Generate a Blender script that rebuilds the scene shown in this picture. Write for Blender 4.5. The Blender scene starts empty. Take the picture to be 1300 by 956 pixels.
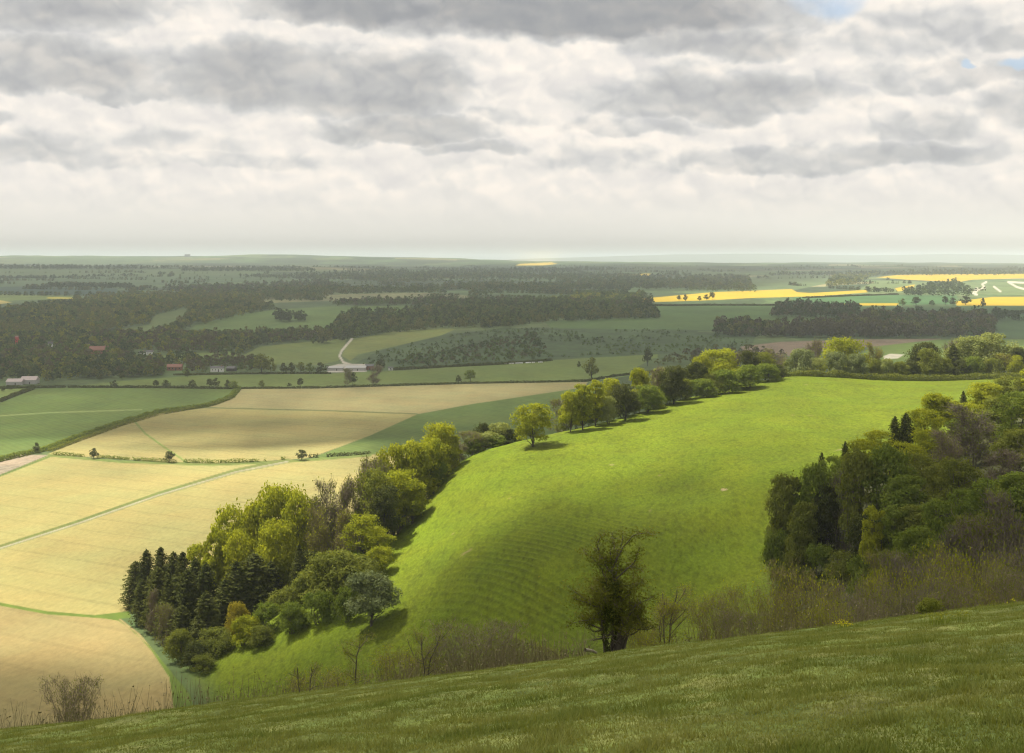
import bpy, math, random
import numpy as np
from mathutils import Vector

R = math.radians
rs = np.random.RandomState(7)
random.seed(7)
F = 1569.0          # focal length in photo pixels (photo 1300 wide)
Y0 = 328.0          # photo row of the eye-level horizon
HC = 125.0          # eye height above the valley floor
W, H = 1300, 956

sc = bpy.context.scene
col = sc.collection

# ------------------------------------------------------------------ helpers
def tag(o, label=None, cat=None, group=None, kind=None):
    if label: o['label'] = label
    if cat: o['category'] = cat
    if group: o['group'] = group
    if kind: o['kind'] = kind
    return o

def mesh_obj(name, V, Fq, mats, parent=None, smooth=False, fmat=None, link=True):
    """V (n,3); Fq list of face arrays (each (m,k)) or a single array"""
    me = bpy.data.meshes.new(name)
    if isinstance(Fq, np.ndarray) or not isinstance(Fq[0], np.ndarray): Fq = [np.asarray(Fq)]
    Fq = [np.asarray(f, dtype=np.int32) for f in Fq if len(f)]
    V = np.asarray(V, dtype=np.float32)
    me.vertices.add(len(V)); me.vertices.foreach_set('co', V.ravel())
    loops = np.concatenate([f.ravel() for f in Fq])
    tot = np.concatenate([np.full(len(f), f.shape[1], dtype=np.int32) for f in Fq])
    start = np.concatenate([[0], np.cumsum(tot)[:-1]]).astype(np.int32)
    me.loops.add(len(loops)); me.loops.foreach_set('vertex_index', loops)
    me.polygons.add(len(tot)); me.polygons.foreach_set('loop_start', start)
    me.polygons.foreach_set('loop_total', tot)
    if fmat is not None: me.polygons.foreach_set('material_index', np.asarray(fmat, dtype=np.int32))
    if not isinstance(mats, (list, tuple)): mats = [mats]
    for m in mats: me.materials.append(m)
    me.update(calc_edges=True)
    me.polygons.foreach_set('use_smooth', np.full(len(tot), bool(smooth)))
    if not link: return me
    o = bpy.data.objects.new(name, me); col.objects.link(o)
    if parent is not None: o.parent = parent
    return o

def hash2(ix, iy, seed):
    h = (ix.astype(np.int64) * 374761393 + iy.astype(np.int64) * 668265263 + seed * 1274126177) & 0x7fffffff
    h = ((h ^ (h >> 13)) * 1103515245 + 12345) & 0x7fffffff
    h = ((h ^ (h >> 11)) * 69069 + 7) & 0x7fffffff
    return (h % 100003) / 100003.0

def vnoise(x, y, seed=0):
    ix = np.floor(x); iy = np.floor(y); fx = x - ix; fy = y - iy
    fx = fx * fx * (3 - 2 * fx); fy = fy * fy * (3 - 2 * fy)
    a = hash2(ix, iy, seed); b = hash2(ix + 1, iy, seed); c = hash2(ix, iy + 1, seed); d = hash2(ix + 1, iy + 1, seed)
    return (a * (1 - fx) + b * fx) * (1 - fy) + (c * (1 - fx) + d * fx) * fy * 1.0

def fbm(x, y, oct=4, seed=0):
    s = 0; a = 1; t = 0
    for k in range(oct):
        s = s + a * vnoise(x * 2 ** k + 17.3 * k, y * 2 ** k - 9.1 * k, seed + k); t += a; a *= .5
    return s / t            # 0..1

def smooth(a, b, x):
    t = np.clip((x - a) / (b - a), 0, 1); return t * t * (3 - 2 * t)

# ------------------------------------------------------------------ node helpers
class NT:
    def __init__(s, tree): s.t = tree; s.n = tree.nodes; s.l = tree.links
    def new(s, ty, **kw):
        nd = s.n.new(ty)
        for k, v in kw.items(): setattr(nd, k, v)
        return nd
    def link(s, a, b): s.l.new(a, b)
    def setin(s, sock, v):
        if hasattr(v, 'is_output') or isinstance(v, bpy.types.NodeSocket): s.l.new(v, sock)
        else: sock.default_value = v
    def math(s, op, a, b=None, c=None, clamp=False):
        nd = s.new('ShaderNodeMath', operation=op); nd.use_clamp = clamp
        s.setin(nd.inputs[0], a)
        if b is not None: s.setin(nd.inputs[1], b)
        if c is not None: s.setin(nd.inputs[2], c)
        return nd.outputs[0]
    def noise(s, vec, scale, detail=4, rough=.55, dist=0.0):
        nd = s.new('ShaderNodeTexNoise', noise_dimensions='2D' if getattr(s, 'flat', False) else '3D'); nd.inputs['Scale'].default_value = scale
        nd.inputs['Detail'].default_value = detail; nd.inputs['Roughness'].default_value = rough
        nd.inputs['Distortion'].default_value = dist
        if vec is not None: s.l.new(vec, nd.inputs['Vector'])
        return nd.outputs['Fac']
    def ramp(s, fac, stops):
        nd = s.new('ShaderNodeValToRGB'); cr = nd.color_ramp
        while len(cr.elements) > 1: cr.elements.remove(cr.elements[-1])
        cr.elements[0].position = stops[0][0]; cr.elements[0].color = (*stops[0][1], 1) if len(stops[0][1]) == 3 else stops[0][1]
        for p, c in stops[1:]:
            e = cr.elements.new(p); e.color = (*c, 1)
        s.l.new(fac, nd.inputs[0]); return nd.outputs[0]
    def mrange(s, v, a, b, c, d, smoothstep=False):
        nd = s.new('ShaderNodeMapRange'); nd.clamp = True
        if smoothstep: nd.interpolation_type = 'SMOOTHSTEP'
        s.setin(nd.inputs[0], v)
        for i, q in enumerate((a, b, c, d)): s.setin(nd.inputs[i + 1], q)
        return nd.outputs[0]
    def mixc(s, fac, a, b, mode='MIX'):
        nd = s.new('ShaderNodeMix', data_type='RGBA', blend_type=mode)
        s.setin(nd.inputs[0], fac); s.setin(nd.inputs[6], a if not isinstance(a, tuple) else (*a, 1)[:4])
        s.setin(nd.inputs[7], b if not isinstance(b, tuple) else (*b, 1)[:4]); return nd.outputs[2]
    def mapping(s, vec, scale=(1, 1, 1), rot=(0, 0, 0), loc=(0, 0, 0)):
        nd = s.new('ShaderNodeMapping'); nd.inputs['Scale'].default_value = scale
        nd.inputs['Rotation'].default_value = rot; nd.inputs['Location'].default_value = loc
        s.l.new(vec, nd.inputs['Vector']); return nd.outputs[0]

def new_mat(name):
    m = bpy.data.materials.new(name); m.use_nodes = True
    nt = NT(m.node_tree); nt.n.clear()
    out = nt.new('ShaderNodeOutputMaterial')
    return m, nt, out

def leaf_mat(name, c1, c2, trans=.42, rough=.7):
    """two tones mixed clump by clump and leaf by leaf, with light passing through"""
    m, nt, out = new_mat(name)
    geo = nt.new('ShaderNodeNewGeometry'); tc = nt.new('ShaderNodeTexCoord')
    n1 = nt.noise(tc.outputs['Object'], .35, 3, .6)
    oi = nt.new('ShaderNodeObjectInfo')
    f = nt.math('ADD', nt.mrange(n1, .35, .65, 0, .55), nt.math('MULTIPLY', geo.outputs['Random Per Island'], .45))
    f = nt.math('ADD', f, nt.mrange(oi.outputs['Random'], 0, 1, -.12, .12), clamp=True)
    c = nt.mixc(f, c1, c2)
    d = nt.new('ShaderNodeBsdfDiffuse'); t = nt.new('ShaderNodeBsdfTranslucent')
    nt.link(c, d.inputs[0]); nt.link(nt.mixc(1.0, c, (1.25, 1.15, .55), 'MULTIPLY'), t.inputs[0])
    mx = nt.new('ShaderNodeMixShader'); mx.inputs[0].default_value = trans
    nt.link(d.outputs[0], mx.inputs[1]); nt.link(t.outputs[0], mx.inputs[2]); nt.link(mx.outputs[0], out.inputs[0])
    return m

def bark_mat(name, c1, c2, scale=6):
    m, nt, out = new_mat(name)
    tc = nt.new('ShaderNodeTexCoord'); v = nt.mapping(tc.outputs['Object'], (1, 1, .25))
    n = nt.noise(v, scale, 5, .65); c = nt.mixc(nt.mrange(n, .35, .65, 0, 1), c1, c2)
    p = nt.new('ShaderNodeBsdfPrincipled'); nt.link(c, p.inputs['Base Color']); p.inputs['Roughness'].default_value = .9
    b = nt.new('ShaderNodeBump'); b.inputs['Distance'].default_value = .03; nt.link(n, b.inputs['Height']); nt.link(b.outputs[0], p.inputs['Normal'])
    nt.link(p.outputs[0], out.inputs[0]); return m

def plain_mat(name, c, rough=.8, vary=.2, scale=2.0):
    m, nt, out = new_mat(name)
    tc = nt.new('ShaderNodeTexCoord'); n = nt.noise(tc.outputs['Object'], scale, 4, .6)
    c2 = tuple(x * (1 - vary) for x in c); cc = nt.mixc(nt.mrange(n, .35, .65, 0, 1), c, c2)
    p = nt.new('ShaderNodeBsdfPrincipled'); nt.link(cc, p.inputs['Base Color']); p.inputs['Roughness'].default_value = rough
    nt.link(p.outputs[0], out.inputs[0]); return m

# ------------------------------------------------------------------ terrain
# each column of TC is a bearing (photo column); each knot a feature of the land along it: (distance, height)
CP = np.array([-900, -300, 0, 150, 250, 350, 420, 500, 532, 560, 600, 642, 700, 772, 812, 874, 935, 994, 1040, 1100, 1200, 1300, 1600, 2300], float)
def tab(xs, ys): return np.interp(CP, xs, ys)
def zlos(py, Y): return HC - (py - Y0) * Y / F
browpy = 866 - (CP - 520) * .1295
kY, kz = [], []
def knot(Y, z): kY.append(np.broadcast_to(np.asarray(Y, float), CP.shape).copy()); kz.append(np.broadcast_to(np.asarray(z, float), CP.shape).copy())
knot(120, zlos(browpy, 120) - 9)
knot(tab([0, 1000, 1100, 1200, 1300], [200, 190, 180, 170, 160]), np.minimum(zlos(browpy, 190) - 9, tab([0, 1000, 1100, 1200, 1300, 1600], [60, 60, 62, 67, 73, 78])))
knot(tab([-900, 0, 250, 420, 600, 700, 850, 1000, 1100, 1200, 1300, 1600], [300, 320, 330, 320, 305, 300, 310, 322, 280, 250, 240, 230]),
     tab([-900, 0, 250, 350, 420, 500, 600, 700, 850, 1000, 1100, 1200, 1300, 1600], [0, 0, 2, 6, 11, 16, 22, 27, 35, 44, 53, 64, 72, 80]))
knot(tab([-900, 150, 250, 350, 420, 500, 600, 700, 800, 900, 1000, 1100, 1200, 1300, 1600], [345, 345, 350, 350, 350, 360, 350, 350, 360, 370, 390, 400, 400, 380, 380]),
     tab([-900, 150, 250, 350, 420, 500, 600, 700, 800, 900, 1000, 1100, 1200, 1300, 1600], [0, 0, 2.5, 8, 16, 22, 35, 42, 46.5, 53.5, 58.5, 62, 66, 72, 80]))
crest_px = [-900, 150, 250, 350, 420, 500, 532, 560, 600, 642, 700, 772, 812, 874, 935, 994, 1040, 1100, 1200, 1300, 1600, 2300]
crest_Y = [365, 365, 365, 378, 395, 415, 430, 470, 480, 485, 490, 510, 530, 560, 590, 620, 630, 640, 640, 640, 640, 640]
crest_z = [0, 0, 3, 12, 22, 28.7, 32.1, 43.2, 48.8, 51.7, 54.7, 57.1, 58.5, 61.5, 63.3, 65.7, 64.8, 62.6, 61.8, 63, 66, 70]
knot(tab(crest_px, crest_Y), tab(crest_px, crest_z))
knot(tab([0, 350, 420, 500, 560, 600, 700, 812, 935, 1040, 1300], [450, 450, 475, 505, 560, 580, 620, 660, 740, 790, 800]),
     tab([0, 350, 420, 500, 560, 600, 700, 812, 935, 1040, 1300], [0, 0, 2, 5, 8, 10, 12, 14, 20, 25, 28]))
knot(1000, tab([0, 700, 1000, 1300], [0, 0, 3, 6]))
knot(1500, tab([0, 700, 1000, 1300], [0, 1, 4, 6]))
knot(2000, tab([0, 700, 1300], [6, 9, 8]))
knot(2600, tab([0, 400, 900, 1300], [18, 24, 20, 20]))
knot(3500, tab([0, 400, 900, 1300], [24, 28, 26, 30]))
knot(5000, tab([0, 400, 900, 1300], [44, 36, 34, 46]))
knot(7000, tab([-300, 0, 400, 600, 900, 1300], [84, 82, 74, 52, 50, 62]))
knot(9000, tab([0, 400, 900, 1300], [60, 56, 62, 52]))
knot(13500, tab([-900, 0, 130, 350, 450, 560, 640, 720, 850, 1000, 1300], [152, 150, 146, 152, 150, 132, 112, 84, 78, 74, 60]))
knot(18000, tab([0, 700, 1300], [60, 50, 30]))
knot(24000, tab([0, 600, 800, 1300], [30, 20, -4, -4]))
knot(48000, -4)
kY = np.array(kY); kz = np.array(kz)

def fore(x, Y):
    """the near hillside the photographer stands on"""
    z = 123.3 - .262 * Y - .0013 * Y * Y * .55 + .125 * x
    return z
rowsY = np.concatenate([np.arange(-40, 12, 2.0), np.exp(np.arange(math.log(12), math.log(66), .009)), np.exp(np.arange(math.log(66), math.log(282), .02)),
                        np.arange(283, 500, .95), np.arange(500, 680, 2.0), np.arange(680, 1400, 4.0), np.exp(np.arange(math.log(1400), math.log(6500), .006)),
                        np.exp(np.arange(math.log(6500), math.log(48000), .014))])
def gY(Y): return np.sqrt(np.maximum(Y, 0) ** 2 + 30 ** 2)
colsP = np.concatenate([np.arange(-880, -60, 14.0), np.arange(-60, 1361, 1.5), np.arange(1374, 2200, 14.0)])
NR, NCc = len(rowsY), len(colsP)

def pchip(xk, yk, x):
    n = len(xk); h = np.diff(xk); d = np.diff(yk) / h; m = np.zeros(n)
    for i in range(1, n - 1):
        if d[i - 1] * d[i] > 0:
            w1 = 2 * h[i] + h[i - 1]; w2 = h[i] + 2 * h[i - 1]; m[i] = (w1 + w2) / (w1 / d[i - 1] + w2 / d[i])
    m[0] = d[0]; m[-1] = d[-1]
    i = np.clip(np.searchsorted(xk, x) - 1, 0, n - 2); t = (x - xk[i]) / h[i]
    h00 = 2 * t ** 3 - 3 * t ** 2 + 1; h10 = t ** 3 - 2 * t ** 2 + t; h01 = -2 * t ** 3 + 3 * t ** 2; h11 = t ** 3 - t ** 2
    return h00 * yk[i] + h10 * h[i] * m[i] + h01 * yk[i + 1] + h11 * h[i] * m[i + 1]

def smoothcols(a):      # soften the kinks between table columns
    g = np.arange(-1000, 2301, 10.0); v = np.interp(g, CP, a)
    k = np.exp(-.5 * (np.arange(-6, 7) / 2.2) ** 2); k /= k.sum()
    return np.interp(colsP, g, np.convolve(np.pad(v, 6, 'edge'), k, 'valid'))
KY = np.array([smoothcols(a) for a in kY]); KZ = np.array([smoothcols(a) for a in kz])
GX = np.zeros((NR, NCc)); GZ = np.zeros((NR, NCc)); GYY = np.repeat(rowsY[:, None], NCc, 1)
S = (colsP - 650) / F
GX = S[None, :] * gY(rowsY)[:, None]
for j in range(NCc):
    yn = np.array([-40., -20, 0, 12, 25, 38, 50, 60])
    xs = S[j] * gY(yn); zn = fore(xs, yn)
    yk = np.concatenate([yn, KY[:, j]]); zk = np.concatenate([zn, KZ[:, j]])
    GZ[:, j] = pchip(yk, zk, rowsY)
# relief of the distant country and of the turf
amp = smooth(1500, 3000, GYY) * (3 + 9 * smooth(3000, 9000, GYY) + 14 * smooth(6500, 12000, GYY)) * (1 - smooth(15000, 22000, GYY))
GZ += amp * (fbm(GX / 900, GYY / 700, 4, 3) - .5) * 2
hill = smooth(280, 300, GYY) * (1 - smooth(620, 700, GYY)) * smooth(1, 12, GZ)
warp = fbm(GX / 45, GYY / 45, 3, 11) * 5
terr = np.sin((.75 * GX + .65 * GYY) * 2 * math.pi / 2.4 + warp * 1.1)
slope_m = hill * np.exp(-((GX - 12) / 32) ** 2 - ((GYY - 345) / 36) ** 2) * smooth(.2, .5, fbm(GX / 20, GYY / 20, 2, 5))
tus = fbm(GX / 1.5, GYY / 3.0, 3, 21) - .5
GZ += hill * (.18 * tus) + slope_m * .26 * terr + hill * (fbm(GX / 30, GYY / 30, 3, 9) - .5) * 1.5
nearm = 1 - smooth(70, 100, GYY)
GZ += nearm * ((fbm(GX / .9, GYY / 1.2, 3, 31) - .5) * .16 + (fbm(GX / 5, GYY / 5, 2, 33) - .5) * .35)
PX = 650 + F * GX / np.maximum(GYY, 1e-3); PY = Y0 + (HC - GZ) * F / np.maximum(GYY, 1e-3)

def ground_z(x, Y):
    x = np.atleast_1d(np.asarray(x, float)); Y = np.atleast_1d(np.asarray(Y, float))
    r = np.clip(np.searchsorted(rowsY, Y) - 1, 0, NR - 2); t = np.clip((Y - rowsY[r]) / (rowsY[r + 1] - rowsY[r]), 0, 1)
    p = 650 + F * x / gY(Y)
    c = np.clip(np.searchsorted(colsP, p) - 1, 0, NCc - 2); u = np.clip((p - colsP[c]) / (colsP[c + 1] - colsP[c]), 0, 1)
    return (GZ[r, c] * (1 - t) * (1 - u) + GZ[r + 1, c] * t * (1 - u) + GZ[r, c + 1] * (1 - t) * u + GZ[r + 1, c + 1] * t * u)

def at(px, Y):
    x = (px - 650) / F * Y; return np.array([x, Y, float(ground_z(x, Y)[0])])

def hit(px, py, ymin=300, last=False):
    """the point of the land seen at a photo position, beyond ymin"""
    Ys = rowsY[rowsY > ymin]; x = (px - 650) / F * Ys; z = ground_z(x, Ys); p = Y0 + (HC - z) * F / Ys
    idx = np.where((p[:-1] >= py) & (p[1:] < py))[0]
    if len(idx) == 0:
        k = int(np.argmin(abs(p - py))); return np.array([x[k], Ys[k], z[k]])
    k = idx[0]; t = (p[k] - py) / (p[k] - p[k + 1]); Y = Ys[k] * (1 - t) + Ys[k + 1] * t
    return at(px, Y)

def crestY(px): return float(np.interp(px, crest_px, crest_Y))

# signed distance (pixels) to a polygon, positive inside
def sdf(poly, X, Yv):
    d = np.full(X.shape, 1e9); ins = np.zeros(X.shape, bool); n = len(poly)
    for i in range(n):
        x1, y1 = poly[i]; x2, y2 = poly[(i + 1) % n]
        ex, ey = x2 - x1, y2 - y1; L = ex * ex + ey * ey + 1e-12
        t = np.clip(((X - x1) * ex + (Yv - y1) * ey) / L, 0, 1)
        d = np.minimum(d, np.hypot(X - x1 - t * ex, Yv - y1 - t * ey))
        c = ((y1 > Yv) != (y2 > Yv)) & (X < (x2 - x1) * (Yv - y1) / (y2 - y1 + 1e-12) + x1); ins ^= c
    return np.where(ins, d, -d)

def sdline(pts, X, Yv):
    d = np.full(X.shape, 1e9)
    for (x1, y1), (x2, y2) in zip(pts[:-1], pts[1:]):
        ex, ey = x2 - x1, y2 - y1; L = ex * ex + ey * ey + 1e-12
        t = np.clip(((X - x1) * ex + (Yv - y1) * ey) / L, 0, 1)
        d = np.minimum(d, np.hypot(X - x1 - t * ex, Yv - y1 - t * ey))
    return d

# --- land cover: own colours of crops, turf, tracks
C = np.zeros((NR, NCc, 3)); zone = np.zeros((NR, NCc), np.int8)
GREEN = (.085, .125, .030); DGREEN = (.050, .090, .026); STRAW = (.262, .226, .085); STRAW2 = (.26, .225, .10)
LGREEN = (.12, .16, .045); YEL = (.44, .30, .02); BROWN = (.19, .14, .10); CHALK = (.46, .42, .33); BGREEN = (.035, .075, .035)
WOODF = (.045, .06, .022); PAST = (.116, .152, .007)
C[:] = (.070, .10, .036)
far = smooth(2500, 6000, GYY)[..., None]
C = C * (1 - far) + np.array((.075, .10, .05)) * far
# patchwork of small far fields
cx = np.floor(GX / 420 + fbm(GX / 1500, GYY / 1500, 2, 40) * 3); cy = np.floor(GYY / 380 + fbm(GX / 1300, GYY / 1100, 2, 44) * 3)
hsh = hash2(cx, cy, 77)[..., None]
patch = np.where(hsh < .45, np.array((.045, .07, .03)), np.where(hsh < .8, np.array((.085, .13, .05)), np.where(hsh < .95, np.array((.12, .15, .06)), np.array((.22, .2, .10)))))
m = (.6 * smooth(1700, 1900, GYY) + .4 * smooth(3200, 3600, GYY))[..., None]; C = C * (1 - m) + patch * m
ZONES = ['ground', 'straw_field', 'green_field', 'rapeseed_field', 'track', 'hill_pasture', 'ploughed_field', 'hillside_turf']
def paint(poly, c, z, lo=300, hi=60000, feather=.8, line=None):
    m0 = (GYY > lo) & (GYY < hi)
    a = np.array(poly)
    m0 &= (PX > a[:, 0].min() - 4) & (PX < a[:, 0].max() + 4) & (PY > a[:, 1].min() - 4) & (PY < a[:, 1].max() + 4)
    if not m0.any(): return
    X, Yv = PX[m0], PY[m0]
    d = (line - sdline(poly, X, Yv)) if line is not None else sdf(poly, X, Yv)
    w = np.clip(d / feather + .5, 0, 1)[:, None]
    C[m0] = C[m0] * (1 - w) + np.array(c) * w
    if z is not None:
        zz = zone[m0]; zz[w[:, 0] > .5] = z; zone[m0] = zz
behind = 420
# far fields, left
paint([(-400, 341), (0, 341), (250, 343), (330, 344), (300, 352), (160, 352), (0, 350), (-400, 350)], (.10, .14, .055), 2, 3000)
paint([(-400, 350), (0, 350), (200, 350), (330, 349), (440, 343), (430, 352), (300, 358), (150, 363), (0, 364), (-400, 366)], (.075, .115, .05), 2, 2500)
paint([(-300, 365), (0, 364), (150, 366), (145, 375), (0, 373), (-300, 374)], (.032, .065, .042), 2, 2500)
paint([(-300, 374), (0, 373), (103, 376), (102, 379), (20, 381), (0, 386), (-300, 388)], (.13, .17, .045), 2, 2500)
paint([(-200, 382), (0, 381), (15, 384), (0, 386), (-200, 388)], (.42, .34, .10), 1, 2500)
paint([(60, 377), (103, 378), (102, 380), (60, 379)], (.42, .36, .06), 3, 2500)
# mid fields
paint([(250, 412), (300, 400), (350, 393), (420, 389), (520, 388), (520, 395), (480, 402), (430, 408), (425, 415), (440, 424), (330, 426), (240, 418)], (.085, .13, .035), 2, 1300)
paint([(195, 400), (235, 392), (240, 400), (215, 420), (150, 430), (120, 427), (140, 420), (190, 412)], (.09, .12, .04), 2, 1300)
paint([(295, 458), (330, 440), (440, 429), (435, 445), (430, 458), (405, 463), (330, 463)], (.12, .15, .038), 2, 1200)
paint([(434, 452), (440, 438), (450, 430), (500, 421), (560, 417), (578, 418), (560, 426), (500, 440), (455, 450), (445, 458)], (.15, .17, .045), 2, 1200)
paint([(190, 453), (230, 449), (300, 446), (300, 452), (250, 457), (205, 459)], (.12, .16, .04), 2, 1200)
paint([(80, 492), (150, 484), (260, 476), (420, 474), (520, 470), (620, 462), (700, 456), (780, 452), (835, 449), (835, 472), (745, 485), (600, 487), (400, 493), (300, 494), (83, 491)], (.115, .15, .035), 2, 900)
paint([(450, 462), (480, 446), (560, 426), (640, 416), (840, 418), (960, 426), (950, 448), (830, 450), (740, 455), (600, 463), (500, 470), (430, 472)], (.048, .075, .028), 0, 1100)
paint([(690, 408), (760, 405), (840, 402), (985, 402), (1085, 405), (1085, 420), (940, 420), (840, 418), (700, 417)], (.075, .12, .034), 2, 1300)
paint([(823, 400), (830, 388), (980, 387), (977, 404), (840, 402)], (.075, .125, .036), 2, 1300)
paint([(1000, 388), (1010, 376), (1100, 374), (1215, 375), (1215, 386), (1140, 387), (1060, 386)], (.055, .12, .04), 2, 1300)
paint([(1085, 404), (1092, 390), (1200, 389), (1700, 388), (1700, 432), (1260, 428), (1250, 400), (1110, 404)], (.055, .095, .035), 2, 1300)
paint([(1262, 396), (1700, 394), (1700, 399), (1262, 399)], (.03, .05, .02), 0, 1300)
paint([(954, 369), (950, 352), (1000, 347), (1054, 349), (1050, 360), (1010, 368)], (.10, .14, .06), 2, 2000)
paint([(1085, 369), (1115, 356), (1160, 357), (1200, 360), (1240, 358), (1230, 366), (1150, 372)], (.12, .16, .06), 2, 2000)
# oilseed rape
for P in ([(815, 384), (815, 379), (905, 371), (1005, 367), (1012, 371), (1030, 372), (1100, 368), (1102, 371), (1040, 376), (960, 378), (905, 381)],
          [(1113, 352), (1140, 349), (1200, 348), (1600, 346), (1600, 353), (1300, 353), (1235, 355), (1217, 358), (1190, 357), (1150, 355)],
          [(1136, 366), (1162, 361), (1158, 367), (1140, 370)], [(1212, 383), (1260, 377), (1600, 375), (1600, 388), (1215, 388)],
          [(1058, 386), (1095, 385), (1140, 385), (1140, 388), (1060, 388)], [(545, 386), (613, 384), (613, 387), (545, 388.5)]):
    paint(P, YEL, 3, 1500)
paint([(660, 335), (700, 333), (708, 335), (690, 337), (655, 337)], (.6, .42, .06), 3, 6000)
paint([(785, 349), (825, 347), (825, 350), (785, 351)], (.6, .42, .04), 3, 3000)
# gallops / chalk curves
paint([(1218, 374), (1225, 362), (1245, 358), (1600, 356), (1600, 374)], (.12, .16, .065), 2, 1800)
for L in ([(1238, 374), (1240, 369), (1250, 365), (1247, 361), (1252, 358)], [(1240, 366), (1235, 372), (1240, 374)], [(1262, 364), (1270, 370)], [(1280, 358), (1290, 364), (1300, 367), (1330, 370)], [(1280, 358), (1300, 359), (1340, 357)]):
    paint(L, CHALK, 4, 1800, line=1.2)
# ploughed strip, right field
paint([(940, 440), (990, 434), (1090, 431), (1195, 430), (1190, 435), (1060, 443), (1000, 452), (950, 455)], BROWN, 6, 1100)
paint([(1080, 456), (1110, 440), (1190, 431), (1700, 430), (1700, 470), (1090, 470)], (.115, .165, .035), 2, 1000)
paint([(1122, 452), (1130, 449), (1148, 450), (1140, 455), (1122, 456)], CHALK, 4, 1000)
paint([(800, 470), (830, 455), (940, 446), (1000, 450), (1000, 475), (860, 480)], (.06, .085, .03), 0, 800)
# near valley fields
G2 = [(-500, 520), (0, 512), (42, 494), (83, 492), (303, 494), (290, 506), (258, 517), (200, 524), (160, 536), (110, 552), (60, 570), (0, 583), (-500, 700)]
paint(G2, (.098, .14, .030), 2, behind)
paint([(-500, 495), (0, 493), (42, 492), (36, 496), (18, 503), (0, 511), (-500, 530)], (.13, .17, .04), 2, behind)
paint([(303, 494), (400, 493), (600, 487), (746, 485), (742, 494), (600, 513), (530, 526), (420, 522), (260, 518), (288, 508)], STRAW2, 1, behind)
paint([(260, 518), (420, 522), (530, 526), (470, 553), (395, 581), (362, 584), (270, 588), (200, 586), (60, 577), (110, 553), (160, 537), (200, 525)], STRAW, 1, behind)
paint([(260, 517.5), (420, 521.5), (530, 525.5)], (.10, .12, .04), 2, behind, line=.6)
paint([(530, 526), (600, 513), (740, 492), (780, 488), (800, 560), (560, 600), (480, 580), (395, 582), (470, 553)], (.092, .132, .030), 2, behind)
paint([(-500, 600), (0, 584), (22, 577), (60, 578), (0, 603), (-500, 760)], (.26, .21, .15), 6, behind)
paint([(-500, 760), (0, 603), (60, 579), (200, 588), (270, 589), (365, 585), (395, 583), (500, 575), (640, 600), (560, 720), (300, 770), (165, 775), (130, 782), (60, 777), (0, 766), (-500, 740)], STRAW, 1, 350)
paint([(-300, 700), (0, 604), (62, 580)], (.10, .14, .03), 2, behind, line=1.2)
paint([(62, 578), (150, 586), (270, 590), (365, 586), (470, 578)], (.12, .15, .035), 2, behind, line=1.6)
paint([(170, 534), (185, 551), (215, 572), (237, 587)], (.11, .17, .03), 2, behind, line=.9)
TR = [(-300, 800), (0, 696), (100, 664), (200, 629), (300, 599), (365, 586)]
paint([(-300, 802), (0, 695), (100, 663), (200, 628), (300, 598), (365, 585)], (.13, .15, .04), 2, 350, line=3.0)
paint(TR, (.27, .25, .17), 4, 350, line=.85)
paint([(-300, 803), (0, 697.5), (100, 665.5), (200, 630.3), (300, 600), (365, 587)], (.2, .19, .09), 4, 350, line=.6)
paint([(447, 430), (440, 438), (434, 445), (431, 452), (436, 460), (445, 463)], (.42, .38, .32), 4, 1100, line=1.4)
paint([(415, 473), (418, 465), (430, 462), (464, 462), (466, 472)], (.36, .33, .29), 4, 1100)
paint([(0, 528), (60, 524), (180, 520)], (.20, .24, .08), 2, behind, line=.7)
# bottom left stubble
paint([(-500, 745), (0, 768), (60, 779), (130, 784), (152, 785), (178, 805), (200, 832), (228, 870), (250, 920), (250, 1100), (-500, 1100)], (.235, .188, .080), 1, 318)
paint([(-500, 742), (0, 765), (60, 776), (120, 781), (165, 776), (166, 784), (150, 786), (190, 820), (240, 880), (280, 1000), (235, 1000), (215, 860), (193, 827), (172, 803), (150, 788), (130, 785), (60, 780), (0, 769), (-500, 748)], (.10, .145, .024), 2, 318)
# the spur and the near hillside
m = (hill > 0) & (GYY < 330 + (kz[0, 0] * 0)) | False
cr = np.interp(PX, crest_px, crest_Y)
spur = smooth(240, 300, PX + (GYY - 340) * .8) * smooth(62, 80, GYY) * (1 - smooth(cr + 25, cr + 60, GYY)) * smooth(1.2, 3.5, GZ)
patchy = fbm(GX / 14, GYY / 14, 4, 51)[..., None]; fine = fbm(GX / 1.1, GYY / 2.2, 2, 57)[..., None]
pc = np.array(PAST) * (1 - .0 * patchy) * (.84 + .32 * patchy) * (1 - .24 * smooth(.5, .78, fine))
C = C * (1 - spur[..., None]) + pc * spur[..., None]
zone[spur > .5] = 5
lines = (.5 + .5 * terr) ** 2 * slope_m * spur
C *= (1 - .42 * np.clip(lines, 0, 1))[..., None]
C[((PX - 917 + 5 * (patchy[..., 0] - .5)) / 6) ** 2 + ((PY - 622) / 1.6) ** 2 < 1.6 * fine[..., 0] + .0 * PX] = (.26, .22, .11)
bare = smooth(.90, .94, fbm(GX / 7, GYY / 7, 2, 81)) * spur * smooth(330, 380, GYY)
C = C * (1 - .6 * bare[..., None]) + np.array((.24, .2, .1)) * .6 * bare[..., None]
nearw = (1 - smooth(62, 66, GYY))
fc = np.array((.125, .155, .036)) * (.8 + .4 * fbm(GX / 1.3, GYY / 1.3, 4, 61)[..., None]) + np.array((.05, .035, .02)) * smooth(.5, .75, fbm(GX / .5, GYY / .7, 3, 67))[..., None]
C = C * (1 - nearw[..., None]) + fc * nearw[..., None]
zone[nearw > .5] = 7
wood = smooth(960, 1010, PX) * smooth(90, 120, GYY) * (1 - smooth(330, 350, GYY - (PX - 1000) * .35))
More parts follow.
